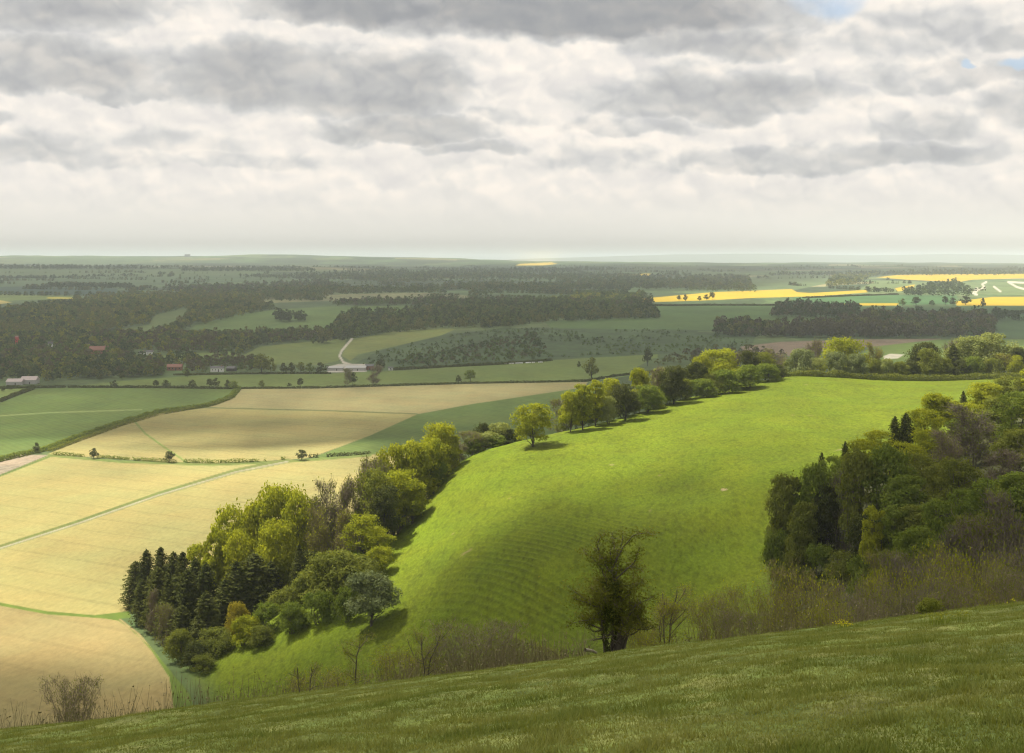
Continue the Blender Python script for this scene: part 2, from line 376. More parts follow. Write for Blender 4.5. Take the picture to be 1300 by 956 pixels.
C = C * (1 - wood[..., None]) + np.array((.07, .075, .03)) * wood[..., None]

def ground_mat(name, stripes=0.0, rot=0.0, n_scale=.05, n_amp=.35, fine_scale=.8, fine_amp=.25, bump=.0, bscale=1.0, period=3.0):
    m, nt, out = new_mat(name)
    at_ = nt.new('ShaderNodeVertexColor'); at_.layer_name = 'Col'
    tc = nt.new('ShaderNodeTexCoord'); ob = tc.outputs['Object']
    v = nt.mapping(ob, (1, .5, 1), (0, 0, rot))
    a = nt.noise(v, n_scale, 5, .6, .3); b = nt.noise(v, fine_scale, 4, .65)
    f = nt.math('ADD', nt.mrange(a, .3, .7, 1 - n_amp, 1 + n_amp), nt.mrange(b, .3, .7, -fine_amp, fine_amp))
    if stripes:
        w = nt.new('ShaderNodeTexWave'); w.inputs['Scale'].default_value = .314 / period * 1.0; w.inputs['Distortion'].default_value = 5
        w.inputs['Detail'].default_value = 2; w.inputs['Detail Scale'].default_value = .6
        nt.link(nt.mapping(ob, (1, 1, 1), (0, 0, rot)), w.inputs['Vector'])
        f = nt.math('ADD', f, nt.mrange(w.outputs['Fac'], 0, 1, -stripes, stripes))
    if stripes:
        w2 = nt.new('ShaderNodeTexWave'); w2.inputs['Scale'].default_value = .314 / 21; w2.inputs['Distortion'].default_value = .6; w2.inputs['Detail'].default_value = 1; w2.inputs['Detail Scale'].default_value = .02
        nt.link(nt.mapping(ob, (1, 1, 1), (0, 0, rot)), w2.inputs['Vector']); f = nt.math('ADD', f, nt.mrange(w2.outputs['Fac'], .94, .99, 0, -.09))
    hue = nt.noise(ob, n_scale * 1.7, 4, .6)
    c = nt.mixc(1.0, at_.outputs[0], nt.mixc(nt.mrange(hue, .35, .65, 0, 1), (1.04, 1.0, .94), (.95, 1.02, .98)), 'MULTIPLY')
    vm = nt.new('ShaderNodeVectorMath', operation='SCALE'); nt.link(c, vm.inputs[0]); nt.link(f, vm.inputs['Scale'])
    p = nt.new('ShaderNodeBsdfPrincipled'); nt.link(vm.outputs[0], p.inputs['Base Color']); p.inputs['Roughness'].default_value = .95
    p.inputs['Specular IOR Level'].default_value = .15
    if bump:
        bb = nt.new('ShaderNodeBump'); bb.inputs['Distance'].default_value = bump; bb.inputs['Strength'].default_value = 1
        h = nt.noise(nt.mapping(ob, (1, .6, 1)), bscale, 4, .6); nt.link(h, bb.inputs['Height']); nt.link(bb.outputs[0], p.inputs['Normal'])
    nt.link(p.outputs[0], out.inputs[0]); return m
gm = [ground_mat('country_ground', n_scale=.012, fine_scale=.08),
      ground_mat('straw', stripes=.014, rot=R(-62), n_scale=.014, n_amp=.2, fine_scale=.5, fine_amp=.13, period=9.0),
      ground_mat('crop_green', stripes=.06, rot=R(-40), n_scale=.012, n_amp=.2, fine_scale=.15, fine_amp=.1, period=5.0),
      ground_mat('rape_flower', n_scale=.01, n_amp=.08, fine_scale=.1, fine_amp=.06),
      ground_mat('track_chalk', n_scale=.1, n_amp=.15, fine_scale=1.0, fine_amp=.2),
      ground_mat('pasture', n_scale=.03, n_amp=.14, fine_scale=1.3, fine_amp=.26, bump=.5, bscale=.9),
      ground_mat('plough', stripes=.1, rot=R(-62), n_scale=.03, n_amp=.2, fine_scale=.4, fine_amp=.2, period=4.0),
      ground_mat('turf', n_scale=.5, n_amp=.3, fine_scale=9, fine_amp=.35, bump=.06, bscale=7)]
zl = zone[:-1, :-1].copy()
idx = np.arange(NR * NCc).reshape(NR, NCc)
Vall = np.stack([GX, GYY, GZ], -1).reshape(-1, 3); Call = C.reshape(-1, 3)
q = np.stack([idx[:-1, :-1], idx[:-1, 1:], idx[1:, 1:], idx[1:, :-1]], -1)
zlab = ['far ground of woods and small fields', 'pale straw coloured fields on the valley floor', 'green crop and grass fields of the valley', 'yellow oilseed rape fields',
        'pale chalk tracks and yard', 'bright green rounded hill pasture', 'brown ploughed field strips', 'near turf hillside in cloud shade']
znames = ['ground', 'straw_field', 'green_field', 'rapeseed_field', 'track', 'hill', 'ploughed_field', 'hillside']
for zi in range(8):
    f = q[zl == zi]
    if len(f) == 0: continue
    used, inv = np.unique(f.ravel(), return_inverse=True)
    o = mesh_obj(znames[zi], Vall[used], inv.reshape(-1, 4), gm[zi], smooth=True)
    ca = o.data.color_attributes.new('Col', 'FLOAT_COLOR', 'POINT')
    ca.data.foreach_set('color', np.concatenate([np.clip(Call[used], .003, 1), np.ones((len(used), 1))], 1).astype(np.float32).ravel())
    # smooth normals across the seams between the sheets
    tag(o, zlab[zi], 'ground', kind='structure')
# custom normals so that sheets meet without a visible seam
dzdx = np.gradient(GZ, axis=1) / np.maximum(np.gradient(GX, axis=1), 1e-3)
# sea and far hills beyond it
wm, nt, out = new_mat('sea_water')
p = nt.new('ShaderNodeBsdfPrincipled'); p.inputs['Base Color'].default_value = (.35, .40, .42, 1); p.inputs['Roughness'].default_value = .35
tc = nt.new('ShaderNodeTexCoord'); n = nt.noise(tc.outputs['Object'], .01, 3); b = nt.new('ShaderNodeBump'); b.inputs['Distance'].default_value = 2
nt.link(n, b.inputs['Height']); nt.link(b.outputs[0], p.inputs['Normal']); nt.link(p.outputs[0], out.inputs[0])
o = mesh_obj('water', [(-46000, 19000, 0), (46000, 19000, 0), (46000, 47900, 0), (-46000, 47900, 0)], [[0, 1, 2, 3]], wm); tag(o, 'thin pale strip of distant sea', 'sea', kind='structure')
xs = np.linspace(-12000, 26000, 300); prof = np.interp(650 + F * xs / 27000, [-300, 550, 650, 750, 850, 950, 1100, 1200, 1300, 1800], [0, 0, 105, 160, 215, 228, 195, 222, 205, 120]) * (.93 + .12 * fbm(xs / 2000, xs * 0, 3, 5))
Vh = []; 
for k, (dy, fz) in enumerate([(-2500, -.02), (-1200, .55), (0, 1), (1500, .5), (3000, -.02)]):
    Vh.append(np.stack([xs, np.full_like(xs, 27000 + dy), prof * fz - 3], -1))
Vh = np.concatenate(Vh); n_ = len(xs); fh = [[r_ * n_ + i, r_ * n_ + i + 1, (r_ + 1) * n_ + i + 1, (r_ + 1) * n_ + i] for r_ in range(4) for i in range(n_ - 1)]
o = mesh_obj('hills', Vh, fh, plain_mat('far_hill', (.09, .12, .06)), smooth=True); tag(o, 'faint blue hills across the sea on the horizon', 'hills', kind='structure')

# ------------------------------------------------------------------ trees
def unit(v): return v / np.maximum(np.linalg.norm(v, axis=-1, keepdims=True), 1e-9)
def leaves(P, N, size, rs_, aspect=.7, jit=.6):
    """irregular kite-shaped leaf sprays at P facing roughly N"""
    n = len(P); N = unit(N + jit * rs_.normal(size=(n, 3)))
    A = unit(np.cross(N, rs_.normal(size=(n, 3)))); B = np.cross(N, A)
    s = (np.asarray(size) * rs_.uniform(.6, 1.4, n))[:, None]
    k = rs_.uniform(.25, .75, (n, 1))
    V = np.stack([P - A * s, P + B * s * aspect * rs_.uniform(.6, 1.2, (n, 1)) - A * s * (k - .5), P + A * s, P - B * s * aspect * rs_.uniform(.6, 1.2, (n, 1)) + A * s * (k - .5)], 1)
    return V.reshape(-1, 3), np.arange(n * 4).reshape(n, 4)

def tube(path, rad, sides=6):
    path = np.asarray(path, float); n = len(path); T = unit(np.gradient(path, axis=0))
    up = np.array([0.31, .95, .05]); A = unit(np.cross(T, up)); B = np.cross(T, A)
    ang = np.linspace(0, 2 * math.pi, sides, endpoint=False)
    V = (path[:, None] + np.asarray(rad)[:, None, None] * (np.cos(ang)[None, :, None] * A[:, None] + np.sin(ang)[None, :, None] * B[:, None])).reshape(-1, 3)
    f = [[i * sides + k, i * sides + (k + 1) % sides, (i + 1) * sides + (k + 1) % sides, (i + 1) * sides + k] for i in range(n - 1) for k in range(sides)]
    return V, np.array(f)

class Acc:
    def __init__(s): s.V = []; s.F = []; s.n = 0
    def add(s, V, Fc):
        s.V.append(np.asarray(V)); s.F.append(np.asarray(Fc) + s.n); s.n += len(V)
    def get(s): return np.concatenate(s.V), np.concatenate(s.F)

def branchy(acc, start, end, r0, r1, rs_, wob=.08, n=6, sides=6):
    t = np.linspace(0, 1, n)[:, None]; L = np.linalg.norm(np.array(end) - start)
    P = start * (1 - t) + np.array(end) * t + wob * L * np.sin(t * math.pi) * rs_.normal(size=3) + .25 * wob * L * rs_.normal(size=(n, 3)) * np.minimum(t, .6)
    P[0] = start; r = r0 + (r1 - r0) * t[:, 0] ** .8
    acc.add(*tube(P, r, sides)); return P

def strips(P0, P1, w, rs_):
    """thin twigs: flat tapering slivers, two crossed"""
    d = unit(P1 - P0); A = unit(np.cross(d, rs_.normal(size=P0.shape))); w = np.asarray(w).reshape(-1, 1)
    V = np.stack([P0 - A * w, P0 + A * w, P1 + A * w * .4, P1 - A * w * .4], 1).reshape(-1, 3)
    return V, np.arange(len(P0) * 4).reshape(-1, 4)

def crown_lobes(rs_, h, w, base, nl, shape='round'):
    L = []
    for k in range(nl):
        u = rs_.uniform(0, 1); th = k * 2.399 + rs_.uniform(-.5, .5)
        zz = base + (h - base) * (.1 + .82 * u)
        t = (zz - base) / (h - base)
        if shape == 'round': env = math.sqrt(max(.05, 1 - (2 * (t - .42) / 1.16) ** 2))
        elif shape == 'dome': env = math.sqrt(max(.04, 1 - t ** 2.2))
        else: env = math.sqrt(max(.05, 1 - (2 * (t - .55) / 1.1) ** 2)) * .95
        r = w * .5 * env * rs_.uniform(.35, .92) ; lr = w * rs_.uniform(.07, .16) * (.75 + .5 * env)
        L.append((r * math.cos(th), r * math.sin(th), min(zz, h - lr * .85), lr))
    L.append((w * .04, 0, h - w * .12, w * .12)); L.append((0, 0, base + (h - base) * .5, w * .26))
    return L

def make_leafy(seed, h=16., w=14., base=3., nl=34, per=170, leaf=.36, shape='round', trunk_r=.38, fill=.75, multi=1):
    r_ = np.random.RandomState(seed); lobes = crown_lobes(r_, h, w, base, nl, shape)
    P, N = [], []
    for (x, y, z, lr) in lobes:
        n = int(per * (lr / (w * .16)) ** 2); d = unit(r_.normal(size=(n, 3))); d[:, 2] = np.where(d[:, 2] < -.3, -d[:, 2] * .6, d[:, 2]); d = unit(d)
        rr = lr * (1 + .5 * (fbm(d[:, 0] * 2.5 + x, d[:, 1] * 2.5 + d[:, 2] * 2 + y, 2, seed) - .5) * 2) * (r_.uniform(fill, 1.08, n) + .35 * r_.uniform(0, 1, n) ** 8)
        P.append(np.array([x, y, z]) + d * rr[:, None] * np.array([1, 1, .82])); N.append(d + np.array([0, 0, .35]))
    P = np.concatenate(P); N = np.concatenate(N)
    k = P[:, 2] > base * .55; P, N = P[k], N[k]
    V, f = leaves(P, N, leaf, r_)
    crown = mesh_obj('crown', V, f, [None], link=False)
    acc = Acc()
    for mth in range(multi):
        off = r_.normal(size=3) * (.0 if multi == 1 else .06 * w); off[2] = 0
        top = np.array([off[0] * 2.5, off[1] * 2.5, h * .8]); path = branchy(acc, off + np.array([0, 0, -1.2]), top, trunk_r, trunk_r * .15, r_, .05, 8, 8)
        order = r_.permutation(len(lobes))[:max(7, nl // 3 // multi)]
        for q_ in order:
            x, y, z, lr = lobes[q_]; s0 = path[1 + r_.randint(0, 5)]
            s0 = s0 if s0[2] < z else path[1]
            branchy(acc, s0, np.array([x, y, z]), trunk_r * .38, trunk_r * .06, r_, .10, 6, 5)
    Vt, ft = acc.get(); trunk = mesh_obj('trunk', Vt, ft, [None], link=False, smooth=True)
    return trunk, crown

def make_conifer(seed, h=20., w=7., leaf=.34, nb=260):
    r_ = np.random.RandomState(seed); P, N = [], []; acc = Acc()
    acc.add(*tube([(0, 0, -1), (0, 0, h * .4), (.1, 0, h * .8), (0, 0, h * .99)], [.32, .22, .1, .02], 7))
    for k in range(nb):
        t = (k + r_.uniform(0, 1)) / nb; z = h * (.05 + .93 * t); th = k * 2.399 + r_.uniform(-.4, .4)
        L = (w * .5) * min(1, (1 - t) ** .46 * 1.1 + .03) * r_.uniform(.6, 1.2) * (.82 if t < .08 else 1)
        d = np.array([math.cos(th), math.sin(th)]); n = max(5, int(L * 9)); s = r_.uniform(.15, 1, n)
        rr = L * s; sp = r_.normal(size=n) * .16 * L * (1 - s * .3)
        x = d[0] * rr - d[1] * sp; y = d[1] * rr + d[0] * sp; zz = z - .28 * L * s + .22 * L * s * s + r_.normal(size=n) * .16
        P.append(np.stack([x, y, zz], -1)); N.append(np.stack([d[0] * np.full(n, .55), d[1] * np.full(n, .55), np.full(n, .8)], -1))
        if k % 4 == 0: acc.add(*tube([(0, 0, z), (d[0] * L * .5, d[1] * L * .5, z - .07 * L), (d[0] * L * .95, d[1] * L * .95, z - .06 * L)], [.05, .03, .01], 4))
    n = 14; P.append(np.stack([r_.normal(size=n) * .07, r_.normal(size=n) * .07, h * r_.uniform(.95, 1.0, n)], -1)); N.append(r_.normal(size=(n, 3)))
    P = np.concatenate(P); N = np.concatenate(N); V, f = leaves(P, N, leaf, r_, .5, .5)
    Vt, ft = acc.get()
    return mesh_obj('trunk', Vt, ft, [None], link=False, smooth=True), mesh_obj('crown', V, f, [None], link=False)

def make_bare(seed, h=14., w=10., stems=3, twigs=3200, tw=.035, buds=1500, bud=.13, trunk_r=.2, low=.08, fan=1.0):
    """leafless or just budding tree: stems, limbs and a cloud of fine twigs"""
    r_ = np.random.RandomState(seed); acc = Acc(); ends = []
    for s in range(stems):
        th = s * 2 * math.pi / stems + r_.uniform(-.5, .5); sp = 0 if stems == 1 else .16 * w * r_.uniform(.4, 1) * fan
        b0 = np.array([math.cos(th) * sp * .35, math.sin(th) * sp * .35, -1.0]); top = np.array([math.cos(th) * sp * 1.9, math.sin(th) * sp * 1.9, h * r_.uniform(.72, .92)])
        P = branchy(acc, b0, top, trunk_r * r_.uniform(.6, 1.1), .02, r_, .06, 9, 6)
        for k in range(9):
            i = 1 + r_.randint(0, 7); a = r_.uniform(0, 6.28); ln = w * .42 * r_.uniform(.5, 1) * (1 - .35 * i / 8); e = P[i] + np.array([math.cos(a) * ln, math.sin(a) * ln, ln * r_.uniform(.5, 1.2)])
            e[2] = min(e[2], h * .98)
            Q = branchy(acc, P[i], e, trunk_r * .3, .012, r_, .1, 6, 4)
            ends += [Q[2], Q[3], Q[4], Q[5]]
        ends += [P[5], P[6], P[7], P[8]]
    ends = np.array(ends)
    n = twigs; s0 = ends[r_.randint(0, len(ends), n)] + r_.normal(size=(n, 3)) * np.array([w * .05, w * .05, h * .03])
    rad = np.hypot(s0[:, 0], s0[:, 1])[:, None]; outw = np.concatenate([s0[:, :2] / np.maximum(rad, .3) * .5, np.full((n, 1), .8)], 1)
    d = unit(outw + .55 * r_.normal(size=(n, 3))); L = (h * .085 * r_.uniform(.5, 1.5, n))[:, None]
    s1 = s0 + d * L; s1[:, 2] = np.minimum(s1[:, 2], h * r_.uniform(.9, 1.02, n))
    V1, f1 = strips(s0, s1, np.full(n, tw), r_)
    m2 = n; t0 = s0[:m2] + (s1 - s0)[:m2] * r_.uniform(.3, .9, (m2, 1)); t1 = t0 + unit(d[:m2] + .8 * r_.normal(size=(m2, 3))) * L[:m2] * .6
    V2, f2 = strips(t0, t1, np.full(m2, tw * .7), r_)
    Vc = np.concatenate([V1, V2]); fc_ = np.concatenate([f1, f2 + len(V1)]); fm = np.zeros(len(fc_), int)
    if buds:
        bp = np.concatenate([s1, t1])[r_.randint(0, 2 * n, buds)] + r_.normal(size=(buds, 3)) * .05
        V3, f3 = leaves(bp, r_.normal(size=(buds, 3)), bud, r_); fc_ = np.concatenate([fc_, f3 + len(Vc)]); Vc = np.concatenate([Vc, V3]); fm = np.concatenate([fm, np.ones(buds, int)])
    Vt, ft = acc.get()
    return mesh_obj('trunk', Vt, ft, [None], link=False, smooth=True), mesh_obj('crown', Vc, fc_, [None, None], link=False, fmat=fm)

BARK = bark_mat('bark_grey_brown', (.12, .10, .075), (.055, .045, .035))
BARKD = bark_mat('bark_dark', (.05, .045, .035), (.025, .022, .018))
TWIG = bark_mat('twig_brown', (.25, .20, .13), (.15, .12, .085), 1.0)
TWIGP = bark_mat('twig_purple', (.20, .165, .115), (.12, .10, .075), 1.0)
TWIGO = bark_mat('twig_olive', (.25, .21, .07), (.15, .13, .05), 1.0)
LM = dict(
    bright=leaf_mat('leaf_fresh_yellow_green', (.20, .24, .02), (.37, .39, .035), .5),
    fresh=leaf_mat('leaf_fresh_green', (.19, .23, .018), (.36, .38, .035), .5),
    green=leaf_mat('leaf_mid_green', (.10, .15, .022), (.22, .27, .05), .46),
    olive=leaf_mat('leaf_olive', (.115, .142, .026), (.24, .265, .055), .46),
    dark=leaf_mat('leaf_dark', (.045, .06, .018), (.11, .12, .035), .34),
    conif=leaf_mat('needle_dark', (.036, .050, .014), (.12, .13, .035), .32),
    silver=leaf_mat('leaf_silver_green', (.12, .155, .06), (.27, .31, .14), .38),
    pale=leaf_mat('leaf_pale_green', (.19, .23, .07), (.34, .37, .13), .44),
    brown=leaf_mat('leaf_bronze', (.08, .06, .03), (.16, .12, .06), .35),
    yellow=leaf_mat('leaf_yellow', (.20, .18, .02), (.38, .33, .04), .45))

def set_mats(o, mats):
    for i, m in enumerate(mats):
        if i < len(o.material_slots):
            o.material_slots[i].link = 'OBJECT'; o.material_slots[i].material = m

PROTO = dict(
    round=[make_leafy(s_, 16, w_, b_, nl_, 215, .30, fill=.6) for s_, w_, b_, nl_ in ((1, 15, 2.6, 62), (2, 15, 1.4, 54), (3, 13.5, 3.2, 70), (4, 15.5, .9, 66), (5, 14, 2.0, 46))],
    tall=[make_leafy(s_, 18, w_, b_, 62, 200, .28, 'tall', fill=.6) for s_, w_, b_ in ((11, 11, 2.2), (12, 10, 1.0), (13, 12, 3.4))],
    open=[make_leafy(s_, 17, 14, b_, nl_, 130, .29, 'round', .32, .45, 2) for s_, b_, nl_ in ((21, 3.0, 62), (22, 2.0, 50), (23, 4.0, 58))],
    dome=[make_leafy(s_, 8, 11, .1, nl_, 180, .22, 'dome', .14, .6, 3) for s_, nl_ in ((31, 62), (32, 50), (33, 70), (34, 40))],
    conif=[make_conifer(s, 20, w_, .33, 300) for s, w_ in ((41, 8.0), (42, 9.5), (43, 7.2))],
    bare=[make_bare(51, 15, 11, 3, 2400, .045, 1500, .2), make_bare(52, 15, 9, 2, 2100, .045, 900, .2), make_bare(53, 14, 12, 4, 2300, .045, 3000, .22)],
    thicket=[make_bare(s, 8, 11, 8, 3600, .022, b_, .10, .10, fan=2.0) for s, b_ in ((61, 2200), (62, 5000))],
)
PH = dict(round=16, tall=18, open=17, dome=8, conif=20, bare=15, thicket=8); PW = dict(round=15, tall=11, open=14, dome=11, conif=7.2, bare=11, thicket=11.5)
LABELQ = []     # (object, px, desc, place)
NOUN = dict(round='tree', tall='tree', open='tree', dome='shrub', conif='conifer', bare='tree', thicket='thicket')
CAT = dict(round='tree', tall='tree', open='tree', dome='bush', conif='conifer', bare='tree', thicket='bush')
NAME = dict(round='broadleaf_tree', tall='broadleaf_tree', open='broadleaf_tree', dome='shrub', conif='conifer', bare='bare_tree', thicket='thicket')
tcount = [0]
def plant(kind, px, Y, pytop, wpx, tone, place, desc, group, base=None, minh=1.5):
    """stand a tree on the land at bearing px and distance Y, as tall as the photo shows it"""
    p = base if base is not None else at(px, Y); Y = p[1]
    ztop = HC - (pytop - Y0) * Y / F; h = max(minh, ztop - p[2]); w = wpx * Y / F
    tcount[0] += 1; k = tcount[0]
    tr, cr_ = PROTO[kind][k % len(PROTO[kind])]
    root = bpy.data.objects.new(NAME[kind], None); col.objects.link(root); root.empty_display_size = .5
    root.location = p; root.rotation_euler = (0, 0, (k * 2.1) % 6.28); root.scale = (w / PW[kind],) * 2 + (h / PH[kind],)
    bt = dict(brown=TWIG, purple=TWIGP, olivebare=TWIGO).get(tone)
    bark = BARKD if tone in ('dark', 'conif') else BARK
    for nm, me in (('trunk', tr), ('crown', cr_)):
        o = bpy.data.objects.new(nm, me); col.objects.link(o); o.parent = root
        if nm == 'trunk': set_mats(o, [bt or bark])
        elif kind in ('bare', 'thicket'): set_mats(o, [bt or TWIG, LM['olive'] if tone != 'olivebare' else LM['fresh']])
        else: set_mats(o, [LM[tone]])
    tag(root, None, CAT[kind], group); LABELQ.append((root, px, desc, place)); return root

TONE = dict(bright='bright yellow-green', fresh='fresh green', green='mid green', olive='olive green', dark='dark green', conif='dark', silver='silvery grey-green', pale='pale green', brown='bare brown', purple='bare purplish brown', olivebare='budding olive-brown', yellow='yellowish')
def row(items, place, group):
    for it in items:
        kind, px, Y, top, w, tone = it[:6]
        pl = it[7] if len(it) > 7 else place
        desc = it[6] if len(it) > 6 and it[6] else f"{TONE[tone]} {dict(round='round', tall='tall', open='airy', dome='rounded', conif='pointed', bare='twiggy', thicket='twiggy')[kind]} {NOUN[kind]}"
        plant(kind, px, Y, top, w, tone, pl, desc, group)

# lower wood at the foot of the spur
row([('conif', 172, 442, 712, 30, 'conif'), ('conif', 186, 438, 697, 34, 'conif'), ('conif', 204, 432, 694, 34, 'conif'), ('conif', 220, 428, 700, 32, 'conif'),
     ('conif', 181, 420, 735, 30, 'conif'), ('conif', 232, 420, 700, 36, 'conif'), ('conif', 200, 412, 720, 34, 'conif'), ('conif', 248, 412, 708, 38, 'conif'),
     ('conif', 214, 398, 735, 34, 'conif'), ('conif', 237, 396, 722, 38, 'conif'), ('conif', 262, 400, 714, 42, 'conif'), ('conif', 286, 394, 735, 40, 'conif'),
     ('conif', 230, 386, 768, 32, 'conif'), ('conif', 262, 382, 750, 42, 'conif'), ('conif', 300, 395, 712, 44, 'conif'),
     ('conif', 322, 400, 702, 52, 'conif'), ('conif', 344, 405, 712, 40, 'conif'), ('conif', 380, 402, 690, 24, 'conif')],
    'in the stand beside the stubble corner', 'conifers at the lower end of the wood')
LW = 'in the wood below the pale fields'
row([('bare', 196, 405, 742, 26, 'brown'), ('bare', 210, 390, 762, 26, 'brown'),
     ('open', 292, 425, 640, 62, 'fresh'), ('round', 328, 436, 634, 66, 'bright'), ('round', 355, 432, 616, 74, 'bright'), ('open', 378, 426, 622, 58, 'fresh'),
     ('tall', 274, 415, 668, 42, 'fresh'), ('tall', 252, 430, 690, 34, 'bright'), ('open', 302, 412, 672, 52, 'fresh'), ('round', 350, 415, 662, 60, 'fresh'),
     ('bare', 398, 432, 622, 44, 'brown'), ('bare', 418, 428, 610, 44, 'purple'), ('bare', 440, 430, 602, 48, 'brown'), ('bare', 458, 432, 598, 40, 'purple'),
     ('bare', 405, 415, 645, 40, 'olivebare'), ('bare', 436, 412, 640, 44, 'olivebare'), ('open', 460, 405, 652, 52, 'fresh'), ('open', 478, 402, 668, 42, 'fresh')], LW, 'trees of the lower wood')
row([('dome', px__, Y__, t__, 44, c__) for px__, Y__, t__, c__ in ((296, 442, 690, 'olive'), (322, 450, 690, 'green'), (350, 452, 680, 'olive'), (378, 450, 680, 'green'), (402, 448, 672, 'olive'), (426, 448, 660, 'dark'), (448, 446, 655, 'olive'), (395, 408, 700, 'dark'), (418, 400, 705, 'olive'), (446, 402, 700, 'green'), (470, 408, 690, 'dark'))], 'behind the trunks of the lower wood', 'shrubs beneath the lower wood')
row([('dome', px__, Y__, t__, 40, c__) for px__, Y__, t__, c__ in ((470, 452, 640, 'dark'), (492, 458, 630, 'green'), (514, 462, 620, 'olive'), (534, 470, 600, 'green'), (554, 482, 575, 'dark'), (505, 436, 660, 'green'), (528, 440, 640, 'olive'), (572, 490, 566, 'olive'))], 'beneath the lower spur trees', 'shrubs beneath the spur trees')
row([('dome', 276, 374, 798, 50, 'olive'), ('dome', 312, 372, 782, 46, 'fresh'), ('dome', 300, 386, 765, 34, 'yellow'), ('dome', 338, 376, 765, 44, 'green'),
     ('dome', 372, 368, 764, 46, 'green'), ('dome', 250, 368, 815, 44, 'dark'), ('dome', 228, 376, 800, 40, 'olive'), ('dome', 258, 362, 832, 40, 'olive'), ('dome', 366, 388, 744, 48, 'olive'),
     ('dome', 396, 386, 722, 56, 'olive'), ('dome', 425, 378, 700, 84, 'olive', 'large greyish domed shrub'), ('dome', 406, 366, 750, 52, 'green'),
     ('dome', 456, 386, 706, 62, 'olive'), ('dome', 482, 390, 694, 42, 'fresh'), ('dome', 330, 368, 795, 36, 'olive'), ('dome', 440, 362, 745, 40, 'green')],
    'fronting the lower wood', 'shrubs fringing the lower wood')
# the whitebeam standing free
plant('round', 471, 0, 727, 78, 'silver', 'standing free before the lower wood', 'silvery rounded tree', 'trees of the lower wood', base=hit(471, 795, 300))
# spur line, left part
SL = 'on the spur above the lower wood'
row([('bare', 462, 442, 578, 46, 'brown'), ('bare', 478, 446, 572, 40, 'purple'), ('open', 478, 424, 594, 62, 'olive', 'olive tree with ivy'), ('round', 506, 430, 596, 66, 'bright'), ('tall', 488, 416, 618, 40, 'dark', 'dark ivy-clad tree'),
     ('tall', 524, 430, 612, 44, 'fresh'), ('round', 500, 452, 562, 54, 'fresh'), ('round', 528, 454, 560, 62, 'bright'), ('bare', 520, 448, 590, 44, 'olivebare'), ('round', 546, 462, 556, 54, 'bright'),
     ('round', 560, 472, 537, 50, 'bright'), ('tall', 572, 474, 552, 30, 'fresh'), ('dome', 556, 458, 585, 34, 'green'), ('bare', 598, 488, 545, 34, 'brown'), ('bare', 585, 482, 560, 26, 'purple')], SL, 'trees along the lower spur')
row([('dome', 611, 500, 537, 28, 'dark'), ('dome', 620, 492, 548, 42, 'pale'), ('dome', 602, 488, 556, 32, 'green'), ('dome', 634, 500, 536, 38, 'pale'), ('dome', 648, 500, 545, 30, 'dark'), ('dome', 630, 490, 553, 30, 'green')],
    'left of the lone yellow-green tree', 'shrubs along the spur')
plant('round', 677, 0, 511, 56, 'bright', 'standing alone on the green hill edge', 'round yellow-green tree', 'trees along the upper spur', base=hit(677, 567, 330))
US = 'in the line climbing the hill crest'
row([('round', 724, 496, 497, 34, 'bright'), ('tall', 740, 498, 487, 32, 'bright'), ('tall', 756, 506, 481, 30, 'fresh'), ('bare', 712, 520, 503, 30, 'brown'), ('round', 780, 528, 480, 42, 'bright'),
     ('dome', 771, 508, 503, 30, 'pale'), ('round', 793, 514, 486, 38, 'dark'), ('round', 812, 545, 467, 30, 'bright'), ('round', 822, 528, 489, 38, 'green'),
     ('round', 838, 562, 467, 34, 'pale'), ('round', 856, 546, 465, 42, 'dark'), ('bare', 832, 556, 462, 30, 'brown'), ('round', 884, 576, 460, 38, 'dark'), ('round', 914, 604, 443, 60, 'bright', 'large domed bright tree'),
     ('round', 890, 598, 450, 32, 'bright'), ('dome', 893, 562, 481, 38, 'green'), ('dome', 922, 572, 469, 46, 'green'), ('dome', 948, 582, 463, 46, 'green'), ('dome', 972, 602, 461, 42, 'green'),
     ('dome', 986, 612, 463, 26, 'dark'), ('round', 952, 616, 445, 28, 'dark'), ('round', 971, 618, 446, 30, 'olive'), ('dome', 872, 560, 482, 34, 'green'), ('bare', 930, 625, 443, 30, 'purple')], US, 'trees along the upper spur')
row([('dome', px__, Y__, t__, w__, c__) for px__, Y__, t__, w__, c__ in ((716, 508, 522, 26, 'olive'), (732, 510, 516, 24, 'fresh'), (748, 514, 510, 26, 'green'), (764, 518, 506, 26, 'olive'), (786, 526, 502, 30, 'green'), (806, 534, 496, 30, 'olive'), (828, 540, 492, 30, 'fresh'), (848, 548, 486, 30, 'green'), (866, 556, 480, 30, 'olive'), (905, 572, 474, 30, 'olive'), (935, 586, 468, 30, 'fresh'))], 'beneath the trees of the hill crest', 'shrubs beneath the hill-crest trees')
